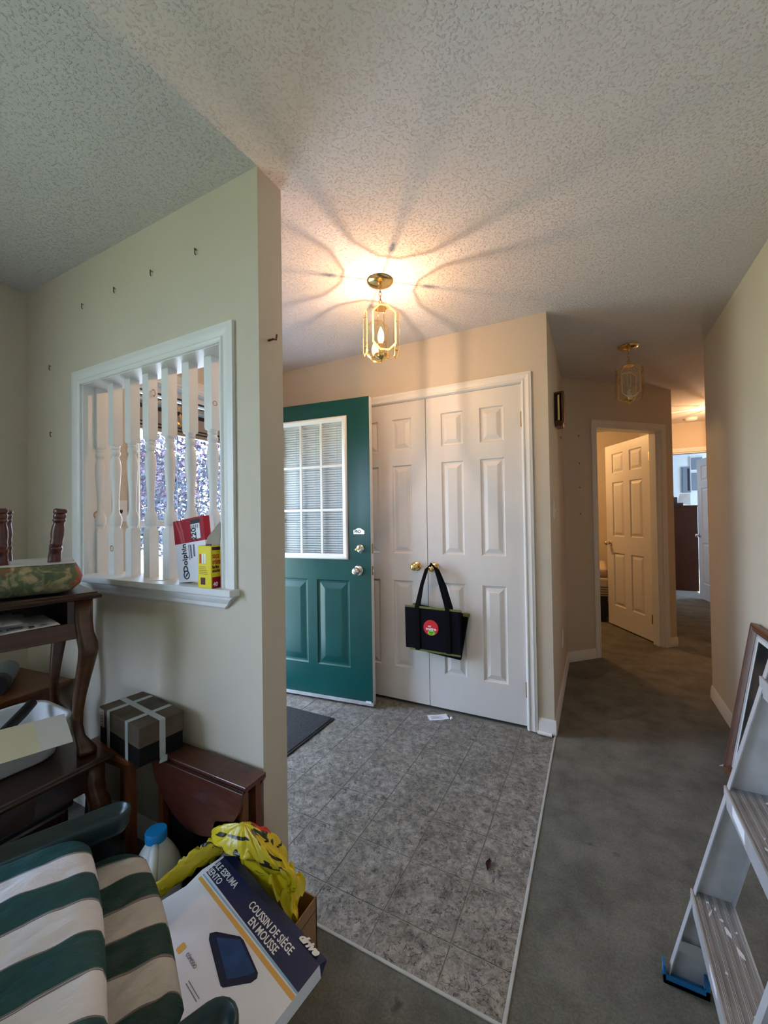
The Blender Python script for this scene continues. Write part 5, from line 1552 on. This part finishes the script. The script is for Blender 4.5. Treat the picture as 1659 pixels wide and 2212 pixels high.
# printed blue cushion
pc = MB().prism([(-0.275, -0.127), (-0.265, -0.115), (-0.205, -0.083), (-0.190, -0.082), (-0.104, -0.097), (-0.097, -0.104), (-0.101, -0.117), (-0.145, -0.161), (-0.153, -0.163), (-0.263, -0.135)], 0, 0.0010).build('printed_cushion', 'cushion_navy', db)
MB().prism([(-0.252, -0.121), (-0.199, -0.087), (-0.110, -0.100), (-0.116, -0.112), (-0.150, -0.148)], 0, 0.0016).build('cushion_top', 'cushion_blue', pc)
MB().prism(rrect(0.018, 0.020, 0.004, 3, -0.302, -0.186), 0, 0.001).build('orange_icon', 'orange_print', db)
text('lettering', 'C\u00d3MODO', 0.0110, TX @ Tr(-0.279, -0.183, 0), 'ink_grey', db, align='LEFT', sx=0.9)
for k in range(2):
    MB().box(-0.222, -0.170, -0.205 - 0.006 * k, -0.2035 - 0.006 * k, 0, 0.0007).build('print_line', 'ink_grey', db)
MB().box(0, 0.0006, -LY, 0, -LT, 0.0005).build('end_panel', 'box_white', db)
tag(MB().hexa([(-1.19, 0.58, 0.150), (-1.07, 0.66, 0.160), (-1.08, 0.80, 0.165), (-1.16, 0.72, 0.155), (-1.19, 0.58, 0.153), (-1.07, 0.66, 0.163), (-1.08, 0.80, 0.168), (-1.16, 0.72, 0.158)]).build('grey_board', 'dark_grey'), 'dark grey board wedged between the jug and the cushion box', 'board')

# ------------------------------------------------------------------ resin patio chair with two striped cushions
pcx = thing('patio_chair', 'dark green resin patio chair under striped cushions', 'chair', (-0.913, 0.2785, 0), -0.401)
def arm(x0, ytip, z, parent):
    w, hh = 0.070, 0.052
    out = []; n = 9
    for k in range(n + 1):
        a = PI * k / n
        out.append((x0 + w / 2 * math.cos(a), ytip - w / 2 + w / 2 * math.sin(a)))
    out += [(x0 - w / 2, -0.30), (x0 + w / 2, -0.30)]
    c = Vector((x0, (ytip - 0.3) / 2, 0))
    def ring(ins, zz, drop=0):
        r = []
        for x, y in out:
            dx, dy = x - x0, y - (ytip - w / 2)
            if y > ytip - w / 2 - 1e-6:
                l = math.hypot(dx, dy); s_ = (l - ins) / l
                r.append(Vector((x0 + dx * s_, ytip - w / 2 + dy * s_, zz)))
            else:
                r.append(Vector((x0 + dx * (1 - ins / (w / 2)), y, zz)))
        return r
    MB().loft([ring(0.012, z - hh), ring(0.004, z - hh + 0.012), ring(0.0, z - 0.012), ring(0.001, z - 0.003), ring(0.004, z), ring(0.007, z - 0.002), ring(0.010, z - 0.016), ring(0.022, z - 0.026)]).build('arm', 'resin_green', parent, smooth=True)
arm(-0.292, 0.262, 0.530, pcx)
arm(0.322, 0.318, 0.530, pcx)
MB().box(-0.262, 0.262, -0.26, 0.24, 0.355, 0.380).build('seat', 'resin_green', pcx, bevel=0.008)
for k in range(7):
    x = -0.24 + 0.08 * k
    MB().hexa([(x - 0.03, -0.30, 0.36), (x + 0.03, -0.30, 0.36), (x + 0.03, -0.28, 0.36), (x - 0.03, -0.28, 0.36), (x - 0.03, -0.46, 0.92), (x + 0.03, -0.46, 0.92), (x + 0.03, -0.44, 0.92), (x - 0.03, -0.44, 0.92)]).build('back_slat', 'resin_green', pcx)
MB().box(-0.29, 0.29, -0.475, -0.435, 0.90, 0.96).build('top_rail', 'resin_green', pcx, bevel=0.01)
for x, y, zt in ((-0.322, 0.14, 0.50), (0.318, 0.24, 0.50), (-0.305, -0.285, 0.52), (0.312, -0.285, 0.52)):
    MB().box(x - 0.018, x + 0.018, y - 0.018, y + 0.018, 0, zt).build('leg', 'resin_green', pcx, bevel=0.004)


def soft_cushion(name, label, x0, x1, y0, y1, z0, z1, mname, seed, group=None):
    t = thing(name, label, 'cushion', M=chain(pcx) @ Tr(0, 0, 0))
    rnd = random.Random(seed)
    ph = [rnd.uniform(0, 6) for _ in range(6)]
    W, D = x1 - x0, y1 - y0
    def edge(s_): return max(0.0, 1 - abs(2 * s_ - 1) ** 7)
    def shell(side):
        def fn(u, v):
            h_ = (edge(u) ** 0.45) * (edge(v) ** 0.45)
            wob = 0.005 * math.sin(9 * u + ph[0]) * math.sin(7 * v + ph[1])
            q = Vector((u * 7 + ph[2], v * 4 + u * 3, ph[3]))
            wob -= 0.006 * max(0, 0.30 - abs(mnoise.noise(q))) / 0.30 * 0.9
            wob += 0.0035 * mnoise.noise(q * 3.1)
            zc = (z0 + z1) / 2
            bow = 0.010 * math.sin(PI * u + ph[3] * 0.1)
            z = zc + side * (z1 - z0) / 2 * h_ + (wob if side > 0 else 0) * h_
            cor = 0.035
            yy = y0 + D * v + bow * v
            xx_ = x0 + W * u
            # round the two front corners
            if v > 0.8:
                k = (v - 0.8) / 0.2
                xx_ = x0 + W * u + (0.5 - u) * 0.09 * k ** 3
            return (xx_, yy, z)
        return fn
    mb = MB()
    mb.grid(shell(1), 80, 80)
    mb.grid(shell(-1), 80, 80)
    o = mb.build('cover', mname, t, smooth=True)
    bm = bmesh.new(); bm.from_mesh(o.data)
    bmesh.ops.remove_doubles(bm, verts=bm.verts, dist=0.0005)
    bmesh.ops.recalc_face_normals(bm, faces=bm.faces)
    bm.to_mesh(o.data); bm.free()
    return t


soft_cushion('striped_cushion', 'green and white striped seat cushion, the lower of two on the patio chair', -0.262, 0.225, -0.22, 0.280, 0.381, 0.463, 'stripe_lower', 3)
soft_cushion('striped_cushion', 'green and white striped cushion lying on top of the other striped one', -0.255, 0.285, -0.255, 0.168, 0.470, 0.556, 'stripe_upper', 8)

# ------------------------------------------------------------------ step ladder
ld = thing('step_ladder', 'aluminium step ladder with blue feet and paint drips', 'ladder', (0, 0, 0))
SL = 0.2585                         # lean of the front rails
HT = 1.16
def railpt(off, y, z): return Vector((0.148 + SL * z + off, y, z))
def front_rail(y, flip):
    s_ = 1 if flip else -1
    mb = MB()
    w, fl, th = 0.082, 0.020 * s_, 0.0025 * s_
    prof = [(0, 0), (w, 0), (w, fl), (w - 0.0025, fl), (w - 0.0025, th), (0.0025, th), (0.0025, fl), (0, fl)]
    mb.loft([[railpt(a, y + b, z) for a, b in prof] for z in (0.012, HT)])
    return mb.build('front_rail', 'aluminium', ld)
YL0, YL1 = 1.345, 0.94
front_rail(YL0, False)
front_rail(YL1, True)
for z in (0.255, 0.550, 0.845):
    x0 = 0.148 + SL * z
    # tread with ribs, front and rear lips
    td = MB().box(x0 - 0.004, x0 + 0.082, YL1, YL0, z - 0.004, z).build('step', 'aluminium_worn', ld)
    MB().box(x0 - 0.006, x0 - 0.002, YL1, YL0, z - 0.045, z + 0.001).build('step_lip', 'aluminium', td)
    MB().box(x0 + 0.079, x0 + 0.083, YL1, YL0, z - 0.030, z + 0.001).build('step_lip', 'aluminium', td)
    rb = MB()
    for k in range(5):
        for j in range(3):
            xx_ = x0 + 0.004 + k * 0.0175 + j * 0.0028
            rb.box(xx_, xx_ + 0.0012, YL1, YL0, z, z + 0.0012)
    rb.build('rib', 'aluminium', td)
    MB().hexa([(x0 - 0.004, YL0 - 0.004, z - 0.045), (x0 - 0.002, YL0 - 0.004, z - 0.045), (x0 - 0.002, YL0 - 0.09, z - 0.02), (x0 - 0.004, YL0 - 0.09, z - 0.02),
               (x0 - 0.004, YL0 - 0.004, z - 0.02), (x0 - 0.002, YL0 - 0.004, z - 0.02), (x0 - 0.002, YL0 - 0.09, z), (x0 - 0.004, YL0 - 0.09, z)]).build('gusset', 'aluminium', ld)
    for yv_ in (YL0,):
        for dx in (0.010, 0.070):
            MB().lathe([(0.0045, 0), (0.0045, 0.004), (0.002, 0.006)], 10, Tr(x0 + dx - 0.006, YL0 + 0.0, z - 0.020) @ Rx(-PI / 2)).build('rivet', 'aluminium', ld)
# brace at the foot of the far rail
MB().hexa([railpt(0.0, YL0 - 0.021, 0.095), railpt(0.082, YL0 - 0.021, 0.095), railpt(0.082, YL0 - 0.017, 0.095), railpt(0.0, YL0 - 0.017, 0.095),
           railpt(0.0, YL0 - 0.021, 0.122), railpt(0.082, YL0 - 0.021, 0.122), railpt(0.082, YL0 - 0.017, 0.122), railpt(0.0, YL0 - 0.017, 0.122)]).build('foot_brace', 'aluminium', ld)
for y, s_ in ((YL0, -1), (YL1, 1)):
    ft = MB()
    a, b = (y - 0.026, y + 0.004) if s_ < 0 else (y - 0.004, y + 0.026)
    ft.box(0.140, 0.146, a, b, 0.0, 0.045); ft.box(0.232, 0.240, a, b, 0.0, 0.045)
    ft.box(0.140, 0.240, a, b, 0.0, 0.010); ft.box(0.140, 0.240, a, a + 0.004, 0.0, 0.022)
    ft.build('foot', 'ladder_blue', ld)
tpx = 0.148 + SL * HT
MB().box(tpx - 0.03, tpx + 0.13, YL1 - 0.01, YL0 + 0.01, HT, HT + 0.03).build('top_cap', 'ladder_blue', ld, bevel=0.006)
for y, s_ in ((YL0 - 0.01, -1), (YL1 + 0.01, 1)):
    MB().hexa([(0.632, y - 0.004, 0), (0.657, y - 0.004, 0), (0.657, y + 0.004, 0), (0.632, y + 0.004, 0),
               (tpx + 0.095, y - 0.004, HT), (tpx + 0.12, y - 0.004, HT), (tpx + 0.12, y + 0.004, HT), (tpx + 0.095, y + 0.004, HT)]).build('rear_rail', 'aluminium', ld)
for z in (0.18, 0.62):
    xr = 0.645 + (tpx + 0.107 - 0.645) * z / HT
    MB().box(xr - 0.010, xr + 0.010, YL1, YL0, z - 0.015, z + 0.015).build('rear_brace', 'aluminium', ld)
rnd = random.Random(5)
for z in (0.255, 0.550):
    x0 = 0.148 + SL * z
    for k in range(11 if z < 0.3 else 5):
        x, y = x0 + rnd.uniform(0.012, 0.072), rnd.uniform(1.02, 1.32)
        L_, W_ = rnd.choice([0.008, 0.012, 0.03]), rnd.choice([0.002, 0.003, 0.005])
        MB().prism([(-L_ / 2, -W_ * 0.4), (-L_ * 0.1, -W_), (L_ / 2, -W_ * 0.2), (L_ * 0.35, W_ * 0.5), (-L_ * 0.2, W_)], 0, 0.0006, Tr(x, y, z + 0.0012) @ Rz(rnd.uniform(0.9, 2.2))).build('paint_drip', 'paint_drip', ld)
    for y0, y1, h0, h1 in ((1.18, 1.27, 0.005, 0.035),) if z > 0.3 else ((1.08, 1.14, 0.0, 0.02), (1.00, 1.03, 0.01, 0.03)):
        MB().hexa([(x0 - 0.0066, y0, z - h1), (x0 - 0.0058, y0, z - h1), (x0 - 0.0058, y1, z - h1 + 0.006), (x0 - 0.0066, y1, z - h1 + 0.006), (x0 - 0.0066, y0, z - h0), (x0 - 0.0058, y0, z - h0), (x0 - 0.0058, y1, z - h0), (x0 - 0.0066, y1, z - h0)]).build('paint_drip', 'paint_drip', ld)

# ------------------------------------------------------------------ leaning picture
FH, FWD = 0.735, 0.55
pb = Vector((0.560, 2.545, 0.0)); pt = Vector((0.679, 2.545, 0.722))
zl = (pt - pb).normalized(); xl = Vector((0, -1, 0)); yl = zl.cross(xl)      # yl points towards the wall
MP = Matrix(((xl.x, yl.x, zl.x, pb.x), (xl.y, yl.y, zl.y, pb.y), (xl.z, yl.z, zl.z, pb.z), (0, 0, 0, 1)))
if (MP.to_3x3() @ Vector((0, 1, 0))).x < 0:
    xl = -xl
pf = thing('framed_picture', 'dark picture in a brown wooden frame leaning on the hall wall', 'picture', M=MP)
FP = [(0, 0.0), (0.0, -0.022), (0.006, -0.026), (0.014, -0.024), (0.018, -0.018), (0.026, -0.020), (0.034, -0.014), (0.040, -0.008), (0.040, 0.0)]
sgn = 1 if (MP.to_3x3() @ Vector((0, 1, 0))).x > 0 else -1
NF = (0, sgn, 0)
for p0, p1, o0, o1 in (((0, 0, 0), (0, 0, FH), (1, 0, 1), (1, 0, -1)), ((FWD, 0, 0), (FWD, 0, FH), (-1, 0, 1), (-1, 0, -1)), ((0, 0, FH), (FWD, 0, FH), (1, 0, -1), (-1, 0, -1)), ((0, 0, 0), (FWD, 0, 0), (1, 0, 1), (-1, 0, 1))):
    casing(MB(), [p0, p1], [o0, o1], NF, prof=FP).build('frame_rail', 'frame_wood', pf, auto=True)
fi = 0.038
for a in ((fi, fi + 0.014, fi, FH - fi), (FWD - fi - 0.014, FWD - fi, fi, FH - fi)):
    MB().box(a[0], a[1], sgn * -0.006 if sgn > 0 else 0.002, -0.002 if sgn > 0 else 0.006, a[2], a[3]).build('fillet', 'silver_fillet', pf)
for a in ((fi, FWD - fi, fi, fi + 0.014), (fi, FWD - fi, FH - fi - 0.014, FH - fi)):
    MB().box(a[0], a[1], -0.006 if sgn > 0 else 0.002, -0.002 if sgn > 0 else 0.006, a[2], a[3]).build('fillet', 'silver_fillet', pf)
MB().box(fi, FWD - fi, -0.003, -0.001, fi, FH - fi).build('mat_board', 'mat_board', pf)
MB().box(fi + 0.032, FWD - fi - 0.032, -0.0036 if sgn > 0 else 0.0, -0.003 if sgn > 0 else 0.0036, fi + 0.032, FH - fi - 0.032).build('picture', 'picture_dark', pf)

# ------------------------------------------------------------------ bedroom and study furniture
bed = thing('bed', 'bed with pale striped bedding on a dark base in the bedroom', 'bed', (-0.72, 5.85, 0))
MB().box(-0.75, 0.84, -0.45, 0.45, 0.06, 0.30).build('base', 'black_plastic', bed)
MB().box(-0.76, 0.86, -0.47, 0.47, 0.30, 0.52).build('mattress', 'bed_sheet', bed, bevel=0.03, segs=3)
for k in range(4):
    MB().box(-0.762, 0.862, -0.472, -0.470, 0.32 + 0.028 * k, 0.332 + 0.028 * k).build('stripe', 'bed_stripe', bed)
    MB().box(0.860, 0.862, -0.47, 0.47, 0.32 + 0.028 * k, 0.332 + 0.028 * k).build('stripe', 'bed_stripe', bed)
MB().box(-0.76, 0.85, -0.46, 0.46, 0.52, 0.63).build('blanket', 'bed_sheet', bed, bevel=0.04, segs=3)
for x, y in ((-0.7, -0.4), (0.79, -0.4), (-0.7, 0.4), (0.79, 0.4)):
    MB().box(x - 0.03, x + 0.03, y - 0.03, y + 0.03, 0, 0.06).build('foot', 'black_plastic', bed)

dsr = thing('wardrobe_chest', 'tall dark red-brown chest standing in the study', 'chest', (1.05, 8.35, 0))
MB().box(-0.45, 0.42, -0.25, 0.22, 0.0, 1.36).build('body', 'dresser_wood', dsr)
MB().box(-0.47, 0.44, -0.265, 0.23, 1.36, 1.385).build('top', 'dresser_wood', dsr, bevel=0.004)
prt = thing('printer', 'dark printer with a pale paper tray on the study chest', 'printer', (1.20, 8.33, 1.3855))
MB().box(-0.16, 0.10, -0.16, 0.14, 0, 0.045).build('tray_base', 'black_plastic', prt, bevel=0.006)
MB().box(-0.13, 0.04, -0.06, 0.14, 0.045, 0.145).build('body', 'black_plastic', prt, bevel=0.012)
MB().lathe([(0.05, 0.14), (0.045, 0.17), (0.02, 0.19)], 8, Tr(-0.05, 0, 0)).build('scanner_lid', 'black_plastic', prt)
MB().hexa([(0.05, -0.02, 0.045), (0.22, -0.02, 0.01), (0.22, 0.0, 0.01), (0.05, 0.0, 0.045), (0.09, 0.06, 0.20), (0.23, 0.06, 0.20), (0.23, 0.075, 0.20), (0.09, 0.075, 0.20)]).build('paper_tray', 'printer_beige', prt)
for k, (x0, x1, z0, z1) in enumerate(((1.43, 1.53, 1.64, 2.08), (1.555, 1.72, 1.66, 1.98), (1.555, 1.72, 2.03, 2.25))):
    t = thing('wall_picture', ['narrow grey picture on the study wall', 'white framed grey picture low on the study wall', 'white framed picture high on the study wall'][k], 'picture', (0, 9.0, 0))
    MB().box(x0 - 0.012, x1 + 0.012, -0.022, 0, z0 - 0.012, z1 + 0.012).build('frame', 'trim_white' if k else 'study_grey', t)
    MB().box(x0, x1, -0.026, -0.021, z0, z1).build('print', 'study_grey', t)
    if k == 0:
        MB().box(x1 - 0.03, x1 + 0.0, -0.030, -0.025, z0 + 0.02, z1 - 0.02).build('dark_strip', 'ink_black', t)
